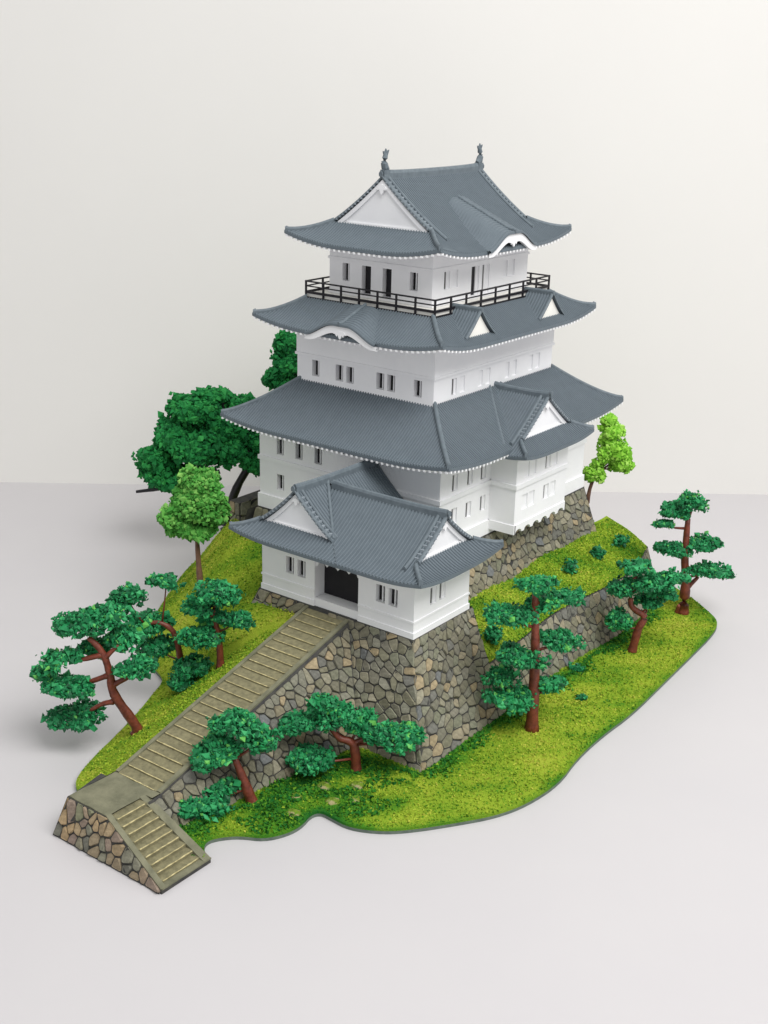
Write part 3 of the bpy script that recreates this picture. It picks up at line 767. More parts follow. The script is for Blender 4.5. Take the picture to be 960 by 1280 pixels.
# projecting bay on the right side with its scalloped lower edge
BX = 4.55
mb = MB()
bw_ops = [(a, a + .33, z0, z1, 's' if .03 < a < .08 else 'w') for a, z0, z1 in ((-1.24, 5.86, 6.36), (-.83, 5.86, 6.36), (.06, 5.86, 6.36), (.5, 5.86, 6.36), (-1.27, 4.83, 5.32), (-.85, 4.83, 5.32), (.04, 4.83, 5.32), (.48, 4.83, 5.32))]
f_ = [(a - bw0, b_ - bw0, c, d) for a, b_, c, d, _ in bw_ops]
wall_face(mb, (BX, bw0, 0), (0, 1, 0), (1, 0, 0), bw1 - bw0, 4.25, 6.92, f_, .09)
wall_face(mb, (X3 - .02, bw0, 0), (1, 0, 0), (0, -1, 0), BX - X3 + .02, 4.18, 6.92, [], .1)
wall_face(mb, (BX, bw1, 0), (-1, 0, 0), (0, 1, 0), BX - X3, 4.18, 6.92, [], .1)
mb.add([(X3, bw0, 4.30), (BX, bw0, 4.30), (BX, bw1, 4.30), (X3, bw1, 4.30)], [(3, 2, 1, 0)])
bay = mb.build('bay_wall', 'white', keep)
for q, w in zip(f_, bw_ops): window(bay, (BX, bw0, 0), (0, 1, 0), (1, 0, 0), q, .09, w[4])
b = MB(); nsc = 6; poly = []
for k in range(nsc):
    ya = bw0 + (bw1 - bw0) * k / nsc; yb = bw0 + (bw1 - bw0) * (k + 1) / nsc
    rr = (yb - ya) * .36; ym = (ya + yb) / 2
    poly.append((ya + .02 if k == 0 else ya, 4.12))
    for i in range(9):
        a_ = math.pi * (1 - i / 8); poly.append((ym + rr * math.cos(a_), 4.12 + .13 * math.sin(a_)))
poly.append((bw1, 4.12))
rows = [[Vector((BX + .03, y, z)) for y, z in poly], [Vector((BX + .03, y, 4.42)) for y, z in poly]]
b.grid(rows); b.grid([[Vector((BX + .03, y, z)) for y, z in poly], [Vector((BX - .08, y, z)) for y, z in poly]])
b.grid([[Vector((BX + .03, y, 4.42)) for y, z in poly], [Vector((BX, y, 4.44)) for y, z in poly]])
b.obox((X3, bw0 - .03, 4.12), (BX + .03 - X3, 0, 0), (0, .1, 0), (0, 0, .30))
b.build('scalloped_skirt', 'white', bay)
for z0, z1, out in ((5.60, 5.74, .05), (6.5, 6.62, .03)):
    b = MB(); b.box(BX - .01, BX + out, bw0 - out, bw1 + out, z0, z1); b.box(X3, BX - .01, bw0 - out, bw0 + .01, z0, z1); b.build('moulding', 'white', bay)

roof3, rf3 = skirt_roof(keep, (0, 0), 4.495, 5.357, 1.86, X3, Y3, 6.93, 1.36, 1.12, .22, 2.6, .1)
# bay roof, a hip-and-gable cutting into the big skirt
rfb = Roof(6.76, 1.50, 2.12, 1.18, .14, 1.4)
bay_roof = gable_roof(keep, 'bay_roof', (1, 0), (0, -.10), 2.55, 5.17, False, True, 2.12, .68, .12, rfb, .1, .15, .13, wall_t=.5,
                      tmins=(lambda s: max(0, (4.40 - (2.55 + s)) * 1.0), lambda s: max(0, (4.40 - (2.55 + s)) * 1.0)), raft=False, ridge_to=4.62, soff0=4.45)
b = MB()
for s2 in (-1, 1):
    b = MB(); b.bar([Vector((4.40 - t, -.10 + s2 * (2.12 - t), max(rfb.z(t, 9), rf3.z(4.495 - 4.40 + t, 9)) + .02)) for t in [.12 + 1.7 * i / 8 for i in range(9)]], .08, .05); b.build('valley_course', 'ridge', bay_roof)
ox2, oy2 = -.075, -.05
X2, Y2 = 2.686, 3.497
w2f = [(a - .09, a + .21, 8.46, 8.98, 1) for a in (-2.05, -1.08, -.65, .54, .96, 1.96)]
w2r = [(a, a + .27, 8.43, 8.95, 's' if a < -2.5 else 'w') for a in (-2.59, -2.14, -1.13, -.69, .45, .9, 1.93, 2.38)]
s2 = storey(keep, ox2 - X2, ox2 + X2, oy2 - Y2, oy2 + Y2, 8.0, 10.45, w2f, w2r, D2)
moulding(s2, ox2 - X2, ox2 + X2, oy2 - Y2, oy2 + Y2, 9.08, 9.16, .055); moulding(s2, ox2 - X2, ox2 + X2, oy2 - Y2, oy2 + Y2, 9.16, 10.3, .02, 'upper_band')
roof2, rf2 = skirt_roof(keep, (ox2, oy2), 3.67, 4.546, 1.20, X2, Y2, 10.14, .74, 1.15, .27, 2.3, .1)
curved_gable(roof2, (-.10, oy2 - 4.546, 0), (1, 0, 0), (0, 1, 0), 1.36, .42, .36, 1.2, 10.13, 10.08)
for yc in (-2.27, 1.95):
    dormer(roof2, (3.26, yc, 0), (0, 1, 0), (-1, 0, 0), .80, 10.30, .78, 1.1)
# balcony
BXh, BYh = 2.49, 3.31
bal = MB(); bal.box(ox2 - BXh + .03, ox2 + BXh - .03, oy2 - BYh + .03, oy2 + BYh - .03, 10.62, 11.04)
balcony = bal.build('balcony', 'cream', keep)
def rail(z, h, w):
    b = MB(); x0, x1, y0, y1 = ox2 - BXh, ox2 + BXh, oy2 - BYh, oy2 + BYh
    b.box(x0 - w, x1 + w, y0 - w, y0 + w, z - h, z + h); b.box(x0 - w, x1 + w, y1 - w, y1 + w, z - h, z + h)
    b.box(x0 - w, x0 + w, y0 + w, y1 - w, z - h, z + h); b.box(x1 - w, x1 + w, y0 + w, y1 - w, z - h, z + h)
    b.build('rail', 'black', balcony)
rail(11.41, .022, .024); rail(11.26, .018, .018); rail(11.07, .038, .022); rail(10.91, .02, .03)
for k in range(8):
    for y in (oy2 - BYh, oy2 + BYh):
        x = ox2 - BXh + 2 * BXh * k / 7; b = MB(); b.box(x - .026, x + .026, y - .026, y + .026, 10.86, 11.435); b.build('post', 'black', balcony)
for k in range(1, 8):
    for x in (ox2 - BXh, ox2 + BXh):
        y = oy2 - BYh + 2 * BYh * k / 8; b = MB(); b.box(x - .026, x + .026, y - .026, y + .026, 10.86, 11.435); b.build('post', 'black', balcony)
# top storey
ox1, oy1 = -.09, -.06
X1, Y1 = 1.983, 2.734
w1f = [(-1.55, -1.27, 11.48, 12.03, 1), (-.78, -.42, 11.15, 12.03, 0, 'door'), (.03, .37, 11.15, 12.03, 0, 'door'), (1.06, 1.36, 11.48, 12.03, 1)]
w1r = [(-2.17, -1.86, 11.52, 12.05, 's'), (-1.72, -1.42, 11.52, 12.05, 'w'), (-.68, -.24, 11.15, 12.05, 's', 'door'), (-.06, .36, 11.15, 12.05, 's', 'door'), (1.13, 1.44, 11.52, 12.05, 'w'), (1.54, 1.88, 11.52, 12.05, 'w')]
s1 = storey(keep, ox1 - X1, ox1 + X1, oy1 - Y1, oy1 + Y1, 11.0, 13.0, w1f, w1r, .2)
moulding(s1, ox1 - X1, ox1 + X1, oy1 - Y1, oy1 + Y1, 12.13, 12.20, .04); moulding(s1, ox1 - X1, ox1 + X1, oy1 - Y1, oy1 + Y1, 11.05, 11.12, .03)
# top roof
rf1 = Roof(12.68, 2.02, 2.966, 1.33, .30, 2.3)
roof1 = gable_roof(keep, 'roof', (0, 1), (ox1, oy1), -3.777, 3.777, True, True, 2.966, 1.14, .07, rf1, .1, .17, .17, wall_t=1.0)
curved_gable(roof1, (ox1 + 2.966, -.03, 0), (0, 1, 0), (-1, 0, 0), 1.36, .48, .42, 2.1, 12.70, 12.66)
for sg in (-1, 1):   # fish ornaments on the ridge ends
    b = MB(); y = oy1 + sg * 2.56; zb = 14.84
    b.box(ox1 - .09, ox1 + .09, y - .13, y + .13, zb - .02, zb + .09)
    pts = [(ox1, y - sg * .10, zb + .08), (ox1, y + sg * .02, zb + .16), (ox1, y + sg * .06, zb + .28), (ox1, y + sg * .04, zb + .42), (ox1, y + sg * .0, zb + .54), (ox1, y + sg * .02, zb + .60)]
    b.tube(pts, [.08, .115, .105, .085, .065, .03], 8)
    b.prism([(ox1 - .02, y + dy, zb + dz) for dy, dz in ((-.05, .44), (.05, .44), (.13, .60), (.15, .66), (.05, .62), (.0, .70), (-.05, .61), (-.13, .63), (-.12, .57))], (.04, 0, 0))
    b.prism([(ox1 - .01, y + sg * .10, zb + .2), (ox1 - .01, y + sg * .20, zb + .34), (ox1 - .01, y + sg * .09, zb + .36)], (.02, 0, 0))
    b.build('fish_ornament', 'ridge', keep)

# ------------------------------------------------------------------ the gatehouse
gate = thing('gatehouse', 'white gatehouse with two gabled grey roof and black doorway atop the stairs', 'gatehouse', (2.6, -7, GZB))
gw = [(.84, 1.15, 3.90, 4.42, 1), (1.28, 1.59, 3.90, 4.42, 1), (4.14, 4.45, 3.92, 4.44, 1), (4.57, 4.88, 3.92, 4.44, 1)]
mb = MB()
allf = [(a - GX0, b_ - GX0, c, d) for a, b_, c, d, _ in gw]
wall_face(mb, (GX0, GY0, 0), (1, 0, 0), (0, -1, 0), GX1 - GX0, GZB, 4.95, allf + [(1.93 - GX0, 3.52 - GX0, GZB, 4.75)], D1)
gr = [(-7.44, -7.14, 3.90, 4.40, 's'), (-7.0, -6.7, 3.90, 4.40, 's')]
grl = [(a - GY0, b_ - GY0, c, d) for a, b_, c, d, _ in gr]
wall_face(mb, (GX1, GY0, 0), (0, 1, 0), (1, 0, 0), GY1 - GY0, GZB, 4.95, grl, .09)
wall_face(mb, (GX1, GY1, 0), (-1, 0, 0), (0, 1, 0), GX1 - 2.75, GZB, 4.95, [], .1)
wall_face(mb, (2.75, GY1, 0), (0, 1, 0), (1, 0, 0), 1.1, GZB, 4.95, [], .1)
wall_face(mb, (GX0, -4.45, 0), (0, -1, 0), (-1, 0, 0), 3.75, GZB, 4.95, [], .1)
# door recess
mb.add([(1.93, GY0 + .17, GZB), (1.93, -7.74, GZB), (1.93, -7.74, 4.75), (1.93, GY0 + .17, 4.75)], [(0, 1, 2, 3)])
mb.add([(3.52, GY0 + .17, GZB), (3.52, -7.74, GZB), (3.52, -7.74, 4.75), (3.52, GY0 + .17, 4.75)], [(3, 2, 1, 0)])
mb.add([(1.93, GY0, 4.75), (3.52, GY0, 4.75), (3.52, -7.74, 4.75), (1.93, -7.74, 4.75)], [(0, 1, 2, 3)])
gwall = mb.build('wall', 'white', gate)
b = MB(); b.box(1.94, 3.51, GY0 + .02, -7.7, GZB - .02, 3.40); b.build('door_sill', 'white', gwall)
b = MB(); b.box(1.92, 3.53, -7.76, -7.70, 3.41, 4.78)
b.build('door', 'black', gate)
b = MB(); poly = [(3.52, 4.76), (1.93, 4.76)]
for i in range(41):
    u = i / 40; poly.append((1.93 + 1.59 * u, 4.42 + .10 * abs(math.sin(u * math.pi * 4)) ** .7 - (.08 if u < .06 or u > .94 else 0)))
b.prism([(x, GY0 + .06, z) for x, z in poly], (0, .03, 0)); b.build('scalloped_valance', 'white', gate)
for q, w in zip(allf, gw): window(gwall, (GX0, GY0, 0), (1, 0, 0), (0, -1, 0), q, D1, 1)
for q, w in zip(grl, gr): window(gwall, (GX1, GY0, 0), (0, 1, 0), (1, 0, 0), q, .09, 's')
for z0, z1, out in ((3.60, 3.66, .025), (GZB - .01, 3.32, .03)):
    b = MB(); b.box(GX0 - out, 1.92, GY0 - out, GY0 + .01, z0, z1); b.box(3.53, GX1 + out, GY0 - out, GY0 + .01, z0, z1); b.box(GX1 - .01, GX1 + out, GY0 + .01, GY1 + out, z0, z1)
    b.build('moulding', 'white', gwall)
# roofs: corridor running back to the keep, wing along the front
EV = .685; ZE = 4.97
XR, WC = 1.25, 1.25 - GX0 + EV
rfc = Roof(ZE, 1.50, WC, 1.42, .17, 1.7)
gy_e = GY0 - EV
WW = 2.02; YW = gy_e + WW
rfw = Roof(ZE, 1.36, WW, 1.38, .17, 1.7)
xv = XR + WC            # right eave of the corridor
# corridor: ridge along +y from its front gable
def c_right_min(s): return max(0, s * 1.0) if s > .74 else 0     # rises along the valley with the wing
mbv = None
gable_roof(gate, 'roof', (0, 1), (XR, 0), gy_e, -4.47, True, False, WC, .74, .14, rfc, .115, .15, .17, wall_t=.6, raft=False,
           tmins=(None, lambda s: min(WC - .01, max(.62, s) if s < WW else max(0, 2 * WW - s))), skip=-1)
# wing: ridge along +x, gable at its right end; its front slope starts at the valley
def w_front_min(s):
    x = XR + s; d_ = xv - x
    return min(WW - .02, max(0, d_))
gable_roof(gate, 'wing_roof', (1, 0), (0, YW), XR, GX1 + EV, False, True, WW, .76, .14, rfw, .115, .15, .16, wall_t=.6, tmins=(lambda s: min(WW - .02, max(0, WC - s)), w_front_min), ridge_from=XR + .25, raft=False)
b = MB(); pts = []
for i in range(11):   # valley course
    t = .72 + (min(WC, WW) - .74) * i / 10; pts.append(Vector((xv - t + .03, gy_e + t, max(rfc.z(t, 9), rfw.z(t, 9)) + .02)))
b.bar(pts, .09, .06); b.build('valley_course', 'ridge', gate)

# ------------------------------------------------------------------ flock, shrubs and trees
t_ = (1 + 5 ** .5) / 2
ICO_V = np.array([(-1, t_, 0), (1, t_, 0), (-1, -t_, 0), (1, -t_, 0), (0, -1, t_), (0, 1, t_), (0, -1, -t_), (0, 1, -t_), (t_, 0, -1), (t_, 0, 1), (-t_, 0, -1), (-t_, 0, 1)]) / 1.9
ICO_F = np.array([(0, 11, 5), (0, 5, 1), (0, 1, 7), (0, 7, 10), (0, 10, 11), (1, 5, 9), (5, 11, 4), (11, 10, 2), (10, 7, 6), (7, 1, 8), (3, 9, 4), (3, 4, 2), (3, 2, 6), (3, 6, 8), (3, 8, 9), (4, 9, 5), (2, 4, 11), (6, 2, 10), (8, 6, 7), (9, 8, 1)])
TET_V = np.array([(1, 0, -.3), (-.5, .87, -.3), (-.5, -.87, -.3), (0, 0, 1.2)]); TET_F = np.array([(0, 1, 3), (1, 2, 3), (2, 0, 3)])
OCT_V = np.array([(1, 0, 0), (-1, 0, 0), (0, 1, 0), (0, -1, 0), (0, 0, 1), (0, 0, -1)]); OCT_F = np.array([(0, 2, 4), (2, 1, 4), (1, 3, 4), (3, 0, 4), (2, 0, 5), (1, 2, 5), (3, 1, 5), (0, 3, 5)])
def rots(k):
    q = rng.normal(size=(k, 4)); q /= np.linalg.norm(q, axis=1)[:, None]; w, x, y, z = q.T
    return np.stack([1 - 2 * (y * y + z * z), 2 * (x * y - z * w), 2 * (x * z + y * w), 2 * (x * y + z * w), 1 - 2 * (x * x + z * z), 2 * (y * z - x * w),
                     2 * (x * z - y * w), 2 * (y * z + x * w), 1 - 2 * (x * x + y * y)], 1).reshape(k, 3, 3)
def chunks(name, P, r, tones, mat, parent=None, shape='ico', aniso=.5, jitter=.3, org=(0, 0, 0), smooth=False):
    V0, F0 = {'ico': (ICO_V, ICO_F), 'tet': (TET_V, TET_F), 'oct': (OCT_V, OCT_F)}[shape]
    k = len(P); nv = len(V0)
    V = np.repeat(V0[None], k, 0) * (1 + rng.uniform(-jitter, jitter, (k, nv, 1)))
    V = V * (1 + rng.uniform(-aniso, aniso, (k, 1, 3)))
    V = np.einsum('kij,kvj->kvi', rots(k), V) * np.asarray(r)[:, None, None] + (P - np.array(org))[:, None, :]
    F = (F0[None] + (np.arange(k) * nv)[:, None, None]).reshape(-1, 3)
    me = bpy.data.meshes.new(name); me.from_pydata((V.reshape(-1, 3) * S).tolist(), [], F.tolist())
    set_tone(me, np.repeat(tones, nv)); me.materials.append(M[mat])
    if smooth: me.polygons.foreach_set('use_smooth', [True] * len(me.polygons))
    o = bpy.data.objects.new(name, me); col.objects.link(o)
    if parent is not None: o.parent = parent; o.location = Vector(org) * S - parent_origin(parent)
    else: o.location = Vector(org) * S
    return o
# flock grains over the ground and the terrace
N_ = 120000
Q = np.c_[rng.uniform(-10, 10, N_), rng.uniform(-17, 8, N_)]
Q = Q[inside(Q)]
Q = Q[~((Q[:, 0] > -3.5) & (Q[:, 0] < 6.4) & (Q[:, 1] > -4.4)) & ~((Q[:, 0] > 0) & (Q[:, 0] < 5.4) & (Q[:, 1] > -8.1)) & ~((Q[:, 0] > 1.65) & (Q[:, 0] < 3.2) & (Q[:, 1] < -8)) & (Q[:, 1] < 6.5)]
Q = Q[edge_dist(Q) > .02]
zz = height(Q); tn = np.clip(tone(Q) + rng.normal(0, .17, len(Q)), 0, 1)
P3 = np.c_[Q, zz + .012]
yt = rng.uniform(-5.3, 6.0, 14000); u = rng.uniform(0, 1, 14000)
xt = np.array([4.0 + (rx(terr_top(y), y) - 4.0) * k for y, k in zip(yt, u)])
zt = np.array([terr(x, y) for x, y in zip(xt, yt)])
tt = np.clip(.55 + .2 * wob(np.c_[xt, yt], 1.4, 2.) + rng.normal(0, .17, len(xt)), 0, 1)
P3 = np.r_[P3, np.c_[xt, yt, zt + .012]]; tn = np.r_[tn, tt]
tu = []
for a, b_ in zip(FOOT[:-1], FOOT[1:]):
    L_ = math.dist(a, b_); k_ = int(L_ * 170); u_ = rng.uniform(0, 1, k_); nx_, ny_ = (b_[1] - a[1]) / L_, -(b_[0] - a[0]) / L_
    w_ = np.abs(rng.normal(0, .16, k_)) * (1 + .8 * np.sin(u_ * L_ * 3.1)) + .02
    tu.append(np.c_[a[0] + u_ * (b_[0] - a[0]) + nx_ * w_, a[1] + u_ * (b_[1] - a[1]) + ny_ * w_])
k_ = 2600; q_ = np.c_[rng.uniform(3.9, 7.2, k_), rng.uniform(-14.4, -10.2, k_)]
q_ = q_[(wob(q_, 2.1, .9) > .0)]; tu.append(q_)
tu = np.concatenate(tu); tu = tu[inside(tu)]; tu = tu[edge_dist(tu) > .06]
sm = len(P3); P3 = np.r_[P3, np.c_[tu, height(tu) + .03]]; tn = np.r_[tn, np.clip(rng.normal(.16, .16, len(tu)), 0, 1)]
rad_ = np.r_[rng.uniform(.018, .042, sm), rng.uniform(.03, .065, len(tu))]
o = chunks('grass', P3, rad_, tn, 'flock', shape='tet', aniso=.3)
tag(o, 'fine yellow green model turf flock covering the base and terrace', 'grass', kind='stuff')

ROT = math.radians(37.23); RX = np.array([math.cos(ROT), math.sin(ROT), 0]); RD = np.array([-math.sin(ROT), math.cos(ROT), 0])
def loc3(base, lx, ly, lz): return np.array(base) + RX * lx + RD * ly + np.array([0, 0, lz])
def pad_points(c, hw, hd, hh, k):
    """an uneven cushion made of several overlapping lobes"""
    out = []; nb = 9; w = rng.dirichlet(np.ones(nb) * 3)
    for i in range(nb):
        kk = max(4, int(k * w[i])); f = rng.uniform(.34, .6)
        ang = 2 * math.pi * (i + rng.uniform(-.3, .3)) / nb; rr = 0 if i == 0 else rng.uniform(.35, .82)
        cc = np.array([math.cos(ang) * rr, math.sin(ang) * rr, rng.uniform(-.35, .45) * (1 - rr * .5)])
        d = rng.normal(size=(kk, 3)); d /= np.linalg.norm(d, axis=1)[:, None]
        d *= (rng.uniform(.15, 1, kk) ** .45)[:, None]; d[:, 2] = np.where(d[:, 2] < 0, d[:, 2] * .75, d[:, 2])
        stray = rng.random(kk) < .16; d[stray] *= rng.uniform(1.05, 1.32, (stray.sum(), 1))
        out.append(cc + d * np.array([f, f, f * 1.25]))
    d = np.concatenate(out)
    return np.array(c) + (RX * (d[:, 0] * hw)[:, None] + RD * (d[:, 1] * hd)[:, None] + np.array([0, 0, 1]) * (d[:, 2] * hh)[:, None])
GROW = 1.2
def tree(name, label, base, trunks, pads, foam='pine', bark='bark', rad=.15, cr=(.028, .06), dens=380, group=None, aniso=.7, cat='tree', limbs=True, seed=0):
    global rng
    rng = np.random.default_rng(100 + seed)
    drop = gz(base[0], base[1]) - base[2] - .06      # root the trunk in the turf
    base = (base[0], base[1], base[2] + min(0, drop)); up = -min(0, drop)
    fix = lambda q: (q[0], 0, q[1] + up) if len(q) == 2 else (q[0], q[1], q[2] + up)
    trunks = [[fix(q) for q in tr] for tr in trunks]; pads = [(p[0], p[1] + up) + tuple(p[2:]) for p in pads]
    if up > .15: q0 = trunks[0][0]; trunks[0] = [(q0[0] + .04, q0[1], 0)] + trunks[0]
    T = thing(name, label, cat, base, group)
    b = MB()
    for k, tr in enumerate(trunks):
        pts = []; n_ = len(tr)
        ctl = [np.array(q if len(q) == 3 else (q[0], 0, q[1]), float) for q in tr]
        fine = []
        for i in range(n_ - 1):   # smooth through the points
            p0, p1, p2, p3 = ctl[max(i - 1, 0)], ctl[i], ctl[i + 1], ctl[min(i + 2, n_ - 1)]
            for j in range(5):
                u = j / 5; fine.append(.5 * (2 * p1 + (p2 - p0) * u + (2 * p0 - 5 * p1 + 4 * p2 - p3) * u * u + (3 * p1 - p0 - 3 * p2 + p3) * u ** 3))
        fine.append(ctl[-1])
        R0 = rad * (1 if k == 0 else .55)
        rr = [R0 * (1.25 if (k == 0 and i == 0) else 1) * (1 - .55 * i / (len(fine) - 1)) * (1 + .06 * math.sin(i * 2.1)) for i in range(len(fine))]
        b.tube([loc3(base, *q) for q in fine], rr, 9)
    main = [np.array(q if len(q) == 3 else (q[0], 0, q[1]), float) for q in trunks[0]]
    P = []; Tn = []
    for i, pd in enumerate(pads):
        lx, lz, hw, hh = pd[:4]; hw *= GROW; hh *= GROW; ly = pd[4] if len(pd) > 4 else rng.uniform(-.3, .3)
        hd = min(hw, .9 * max(hw, hh)) * (pd[5] if len(pd) > 5 else .9)
        c = loc3(base, lx, ly, lz)
        if limbs:   # a limb from the nearest trunk point that lies below the pad
            segp = [main[j] + (main[j + 1] - main[j]) * u for j in range(len(main) - 1) for u in (0, .25, .5, .75, 1)]
            segp = [q for q in segp if q[2] > .25 * main[-1][2]] or [main[-1]]
            q = min(segp, key=lambda q: (q[0] - lx) ** 2 + (q[2] - lz + .25) ** 2 * 1.6)
            e = np.array((lx, ly, lz - hh * .15)); mid = (q + e) / 2 + np.array((0, 0, -.05))
            b.tube([loc3(base, *q), loc3(base, *mid), loc3(base, *e)], [rad * .26, rad * .2, rad * .14], 6)
        k = int(dens * (hw * hd + hw * hh + hd * hh) * 4.2)
        P.append(pad_points(c, hw, hd, hh, k)); Tn.append(np.clip(rng.normal(.42 + rng.uniform(-.1, .1), .27, len(P[-1])), 0, 1))
    b.build('trunk', bark, T, True, org=base)
    P = np.concatenate(P); Tn = np.concatenate(Tn)
    rs = rng.uniform(cr[0], cr[1], len(P)); big = rng.random(len(P)) < .2; rs[big] *= 1.6
    chunks('crown', P, rs, Tn, foam, T, 'oct', aniso, .3, org=base)
    return T
def gz(x, y): return float(height([(x, y)])[0])
def gb(x, y, dz=-.04): return (x, y, gz(x, y) + dz)
PG = 'model pine trees'
tree('pine_tree', 'leaning pine with bent red trunk overhanging the turf edge beside the long stairs', (-.05, -13.3, .85),
     [[(-.06, -.1), (-.59, .83), (-.68, 1.45), (-.85, 2.07), (-1.19, 2.5)], [(-.62, 1.1), (-.16, 1.38), (.0, 1.6)], [(-.62, .6), (-.97, .5), (-1.5, .14)], [(-.7, 1.4), (-1.2, 1.2), (-1.5, 1.15)], [(-.85, 2.0), (-1.4, 1.85), (-2.0, 1.8)], [(-.8, 1.9), (-.4, 2.3)]],
     [(-1.4, 2.85, .58, .36, .1), (-.61, 2.95, .49, .29, .3), (-2.42, 1.45, .28, .3, -.1), (-1.95, 1.88, .4, .26, -.2), (-1.6, 1.16, .62, .21, -.3), (-1.62, .12, .78, .21, 0, .7), (-1.05, 1.92, .42, .28, .5), (-.28, 2.32, .49, .33, .3), (.05, 1.69, .5, .25, -.1)], rad=.16, group=PG, seed=1, limbs=False)
tree('pine_tree', 'pine with hooked trunk between the overhanging pine and the stairs', (-.86, -10.84, 1.45),
     [[(0, -.2), (-.15, .85), (-.52, 1.22), (-1.03, 1.21)]],
     [(-1.47, 2.0, .5, .36, 0), (-.39, 2.38, .38, .2, .2), (-.96, 1.05, .52, .33, .2), (-.64, .35, .5, .3, .2), (.11, -.5, .38, .3, -.3), (.40, -.02, .45, .36, -.2)], rad=.12, group=PG, seed=2)
tree('pine_tree', 'small upright bushy pine on the slope close to the upper stairs', (.36, -10.48, 1.62),
     [[(0, -.1), (-.03, .8), (-.18, 1.72)]],
     [(-.04, 2.15, .62, .3, 0), (-.51, 1.71, .44, .3, .1), (.45, 1.41, .45, .26, 0), (-.45, .88, .58, .34, -.1), (-.3, 1.3, .35, .3, .3)], rad=.12, group=PG, seed=3)
tree('deciduous_tree', 'pale green round headed tree with slim brown trunk left of the gatehouse', gb(-4.28, -6.68, -.1),
     [[(.03, 0), (-.02, .9), (-.07, 2.2)]],
     [(.0, 3.75, .55, .48, 0), (-.25, 3.4, .5, .45, .1), (.35, 3.3, .5, .45, -.1), (-.6, 2.6, .42, .38, -.2), (.5, 2.6, .42, .42, .2), (-.15, 2.2, .6, .36, 0), (.05, 2.9, .72, .55, 0), (-.7, 2.15, .3, .25, .1)], 'lightleaf', 'palebark', .13, (.04, .085), 430, aniso=.35, seed=4)
tree('deciduous_tree', 'large dark green broad crowned tree with black limbs behind the pale tree', (-8.2, -1.0, 1.5),
     [[(-.3, -.1), (.15, 1.2), (.65, 2.3), (.2, 3.2)], [(-.6, 1.9), (-2.4, 1.2), (-3.66, .95)], [(.6, 2.2), (-.1, 3.4), (-.35, 4.9)]],
     [(-2.65, 2.3, .72, .62, 0), (-2.1, 3.2, .8, .7, .1), (-1.3, 4.1, .8, .6, 0), (-1.4, 2.9, 1.0, .85, -.5), (-.4, 3.6, .9, .8, .2), (.45, 4.3, .65, .4, .3), (-.3, 2.7, .8, .65, -.2), (.6, 3.2, .8, .75, .2), (-2.1, 1.6, .75, .5, -.3), (.85, 2.2, .45, .5, .1), (-.65, 4.65, .55, .3, .2), (-1.2, 1.6, .7, .45, 0), (-2.9, 1.7, .45, .4, .1)], 'bigleaf', 'darkbark', .22, (.06, .11), 210, aniso=.35, seed=5, limbs=False)
tree('deciduous_tree', 'dark green tree mostly hidden behind the keep, showing between its two lower roofs', (-8.0, 3.2, .9),
     [[(0, -.1), (-.1, 2.0), (-.3, 4.2)]],
     [(-.85, 5.9, .6, .6, 0), (-.8, 6.6, .5, .5, .1), (-.75, 5.1, .7, .6, 0), (-.2, 4.2, .8, .7, 0), (-.3, 6.9, .5, .4, 0)], 'bigleaf', 'darkbark', .2, (.06, .11), 210, aniso=.35, seed=6, limbs=False)
tree('deciduous_tree', 'bright lime green tree peeking out behind the far end of the keep', (3.2, 6.6, 1.6),
     [[(-.3, -.2), (-.35, 1.4), (-.1, 2.4)], [(-.2, 2.1), (.3, 2.6)]],
     [(.5, 3.0, .52, .5, 0), (.8, 2.7, .36, .38, -.1), (.4, 3.9, .38, .25, .1), (.2, 4.3, .25, .2, .1), (-.2, 2.3, .3, .48, 0), (.2, 3.5, .25, .25, 0)], 'limeleaf', 'palebark', .12, (.045, .085), 420, aniso=.4, seed=7)
tree('pine_tree', 'tall straight pine with five tiers of foliage in front of the low wall', (7.94, -5.74, .17),
     [[(0, -.03), (-.03, 1.54), (-.08, 2.83), (-.18, 4.3)]],
     [(-.16, 4.5, .5, .2, 0), (.75, 4.05, .42, .2, .3), (-.85, 3.6, .62, .25, -.1), (.08, 3.82, .43, .22, .2), (-.49, 2.42, .53, .28, -.2), (.65, 2.76, .52, .22, .2), (-.98, 1.56, .42, .27, .1), (-.66, 1.1, .66, .24, -.2), (.5, 1.4, .42, .2, .1)], rad=.19, group=PG, seed=8)
tree('pine_tree', 'crooked pine with zigzag trunk leaning before the curved low wall', (7.87, .75, .17),
     [[(-.06, 0), (.08, .85), (.23, 1.28), (-.24, 1.7), (-.18, 2.7)]],
     [(-.12, 3.0, .46, .2, 0), (-.52, 2.2, .5, .3, .1), (-.52, 1.05, .46, .4, .1), (.36, 2.5, .58, .25, -.1), (1.05, 2.66, .42, .2, 0), (.73, 2.1, .52, .25, .2), (.43, 1.72, .4, .2, .3)], rad=.15, group=PG, seed=9)
tree('pine_tree', 'upright pine with three open tiers at the far right corner of the turf', (7.78, 4.69, .17),
     [[(0, -.03), (-.01, 1.13), (-.14, 2.12), (-.18, 3.5)], [(.02, .95), (.4, 1.4)], [(-.2, 0, .0), (-.19, -.1, .38)]],
     [(-.05, 4.05, .48, .36, 0), (-.62, 3.72, .5, .26, .1), (-.98, 3.31, .29, .14, 0), (-.48, 2.39, .52, .24, 0), (.52, 2.6, .52, .24, .1), (.75, 1.66, .66, .24, 0)], rad=.2, group=PG, seed=10)
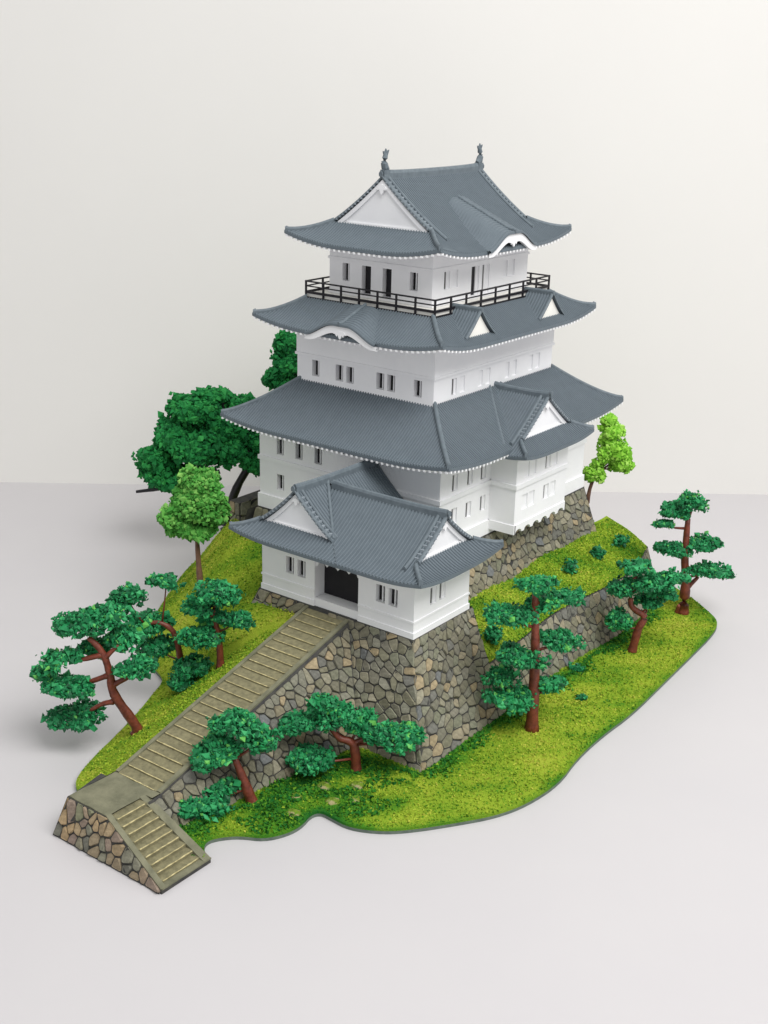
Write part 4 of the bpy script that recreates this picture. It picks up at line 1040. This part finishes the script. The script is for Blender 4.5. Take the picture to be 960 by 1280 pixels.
tree('pine_tree', 'leaning pine with low drooping branch beside the lower stairs', (4.36, -13.46, .14),
     [[(0, -.04), (-.2, .59), (-.44, 1.3)]],
     [(-.34, 2.15, .55, .36, .1), (.15, 1.8, .44, .33, .1), (-1.06, 1.36, .48, .25, -.1), (-.68, 1.62, .42, .25, 0), (-1.2, .3, .82, .36, -.2), (-.85, .4, .5, .3, .1)], rad=.17, group=PG, seed=11)
tree('pine_tree', 'wide spreading pine with elbowed trunk at the foot of the gatehouse base', (5.4, -10.67, .16),
     [[(.07, -.02), (-.02, .82), (-.40, 1.02), (-.67, 1.43)], [(-.02, .85), (.5, 1.15)]],
     [(-.85, 1.95, .33, .32, 0), (-.39, 1.62, .48, .32, 0), (.11, 1.42, .42, .28, .1), (.62, 1.2, .48, .3, 0), (1.33, 1.1, .5, .28, -.1), (-1.4, 1.4, .53, .22, .1), (-1.15, .47, .62, .26, -.2)], rad=.15, group=PG, seed=12)
# shrubs
def shrub(label, x, y, z, w, h, foam='pine', seed=0):
    global rng
    rng = np.random.default_rng(400 + seed)
    T = thing('shrub', label, 'shrub', (x, y, z), 'small shrubs on the turf')
    P = pad_points((x, y, z + h * .4), w, w, h * .7, int(900 * w * w + 60)); chunks('foliage', P, rng.uniform(.035, .07, len(P)), np.clip(rng.normal(.3, .2, len(P)), 0, 1), foam, T, 'oct', .6, .3, org=(x, y, z))
def tz_(x, y): return float(terr(x, y))
shrub('small shrub on the terrace nearest its far rounded end', 5.2, 4.75, tz_(5.2, 4.75), .28, .4, seed=1)
shrub('small shrub in the middle of the terrace row of shrubs', 5.2, 2.95, tz_(5.2, 2.95), .28, .38, seed=2)
shrub('dark shrub on the terrace above the top of the tall pine', 5.2, 1.15, tz_(5.2, 1.15), .27, .45, seed=3)
shrub('dark shrub on the terrace tucked against the gatehouse base', 5.75, -4.55, tz_(5.75, -4.55), .34, .5, seed=4)
shrub('low tuft at the foot of the low stone wall', 7.12, -1.59, gz(7.12, -1.59), .26, .2, seed=5)
shrub('tiny dark tuft alone on the open turf right of the tall pine', 8.18, -3.18, gz(8.18, -3.18), .15, .12, seed=6)
# mossy rocks in the front turf
RL = ['tan rock nearest the notch of the turf edge', 'brownish mossy rock left of the tan rock near the turf notch', 'grey flat rock closest to the elbowed pine trunk', 'yellow mossy rock right of the leaning pine trunk',
      'low brown mossy rock nearest the turf edge left of the notch', 'pale mossy rock against the grass between the two front pines']
for k, (x, y) in enumerate(((6.32, -11.76), (5.9, -12.15), (5.95, -11.2), (5.01, -12.56), (5.46, -13.18), (5.3, -11.79))):
    b = MB(); rg = random.Random(k); z0 = gz(x, y); rows = []
    for i in range(5):
        a_ = math.pi / 2 * i / 4; rows.append([])
        for j in range(11):
            q = 2 * math.pi * (j % 10) / 10; rg2 = random.Random(k * 100 + (j % 10) * 7 + i); f = 1 + rg2.uniform(-.16, .16)
            rows[-1].append(Vector((x + .22 * f * math.cos(a_) * math.cos(q), y + .19 * f * math.cos(a_) * math.sin(q), z0 - .04 + (.09 + .02 * (k % 3)) * math.sin(a_) * f)))
    b.grid(rows); o = b.build('rock', 'rock', None, True, org=(x, y, z0)); tag(o, RL[k], 'rock', 'mossy rocks in the front turf')
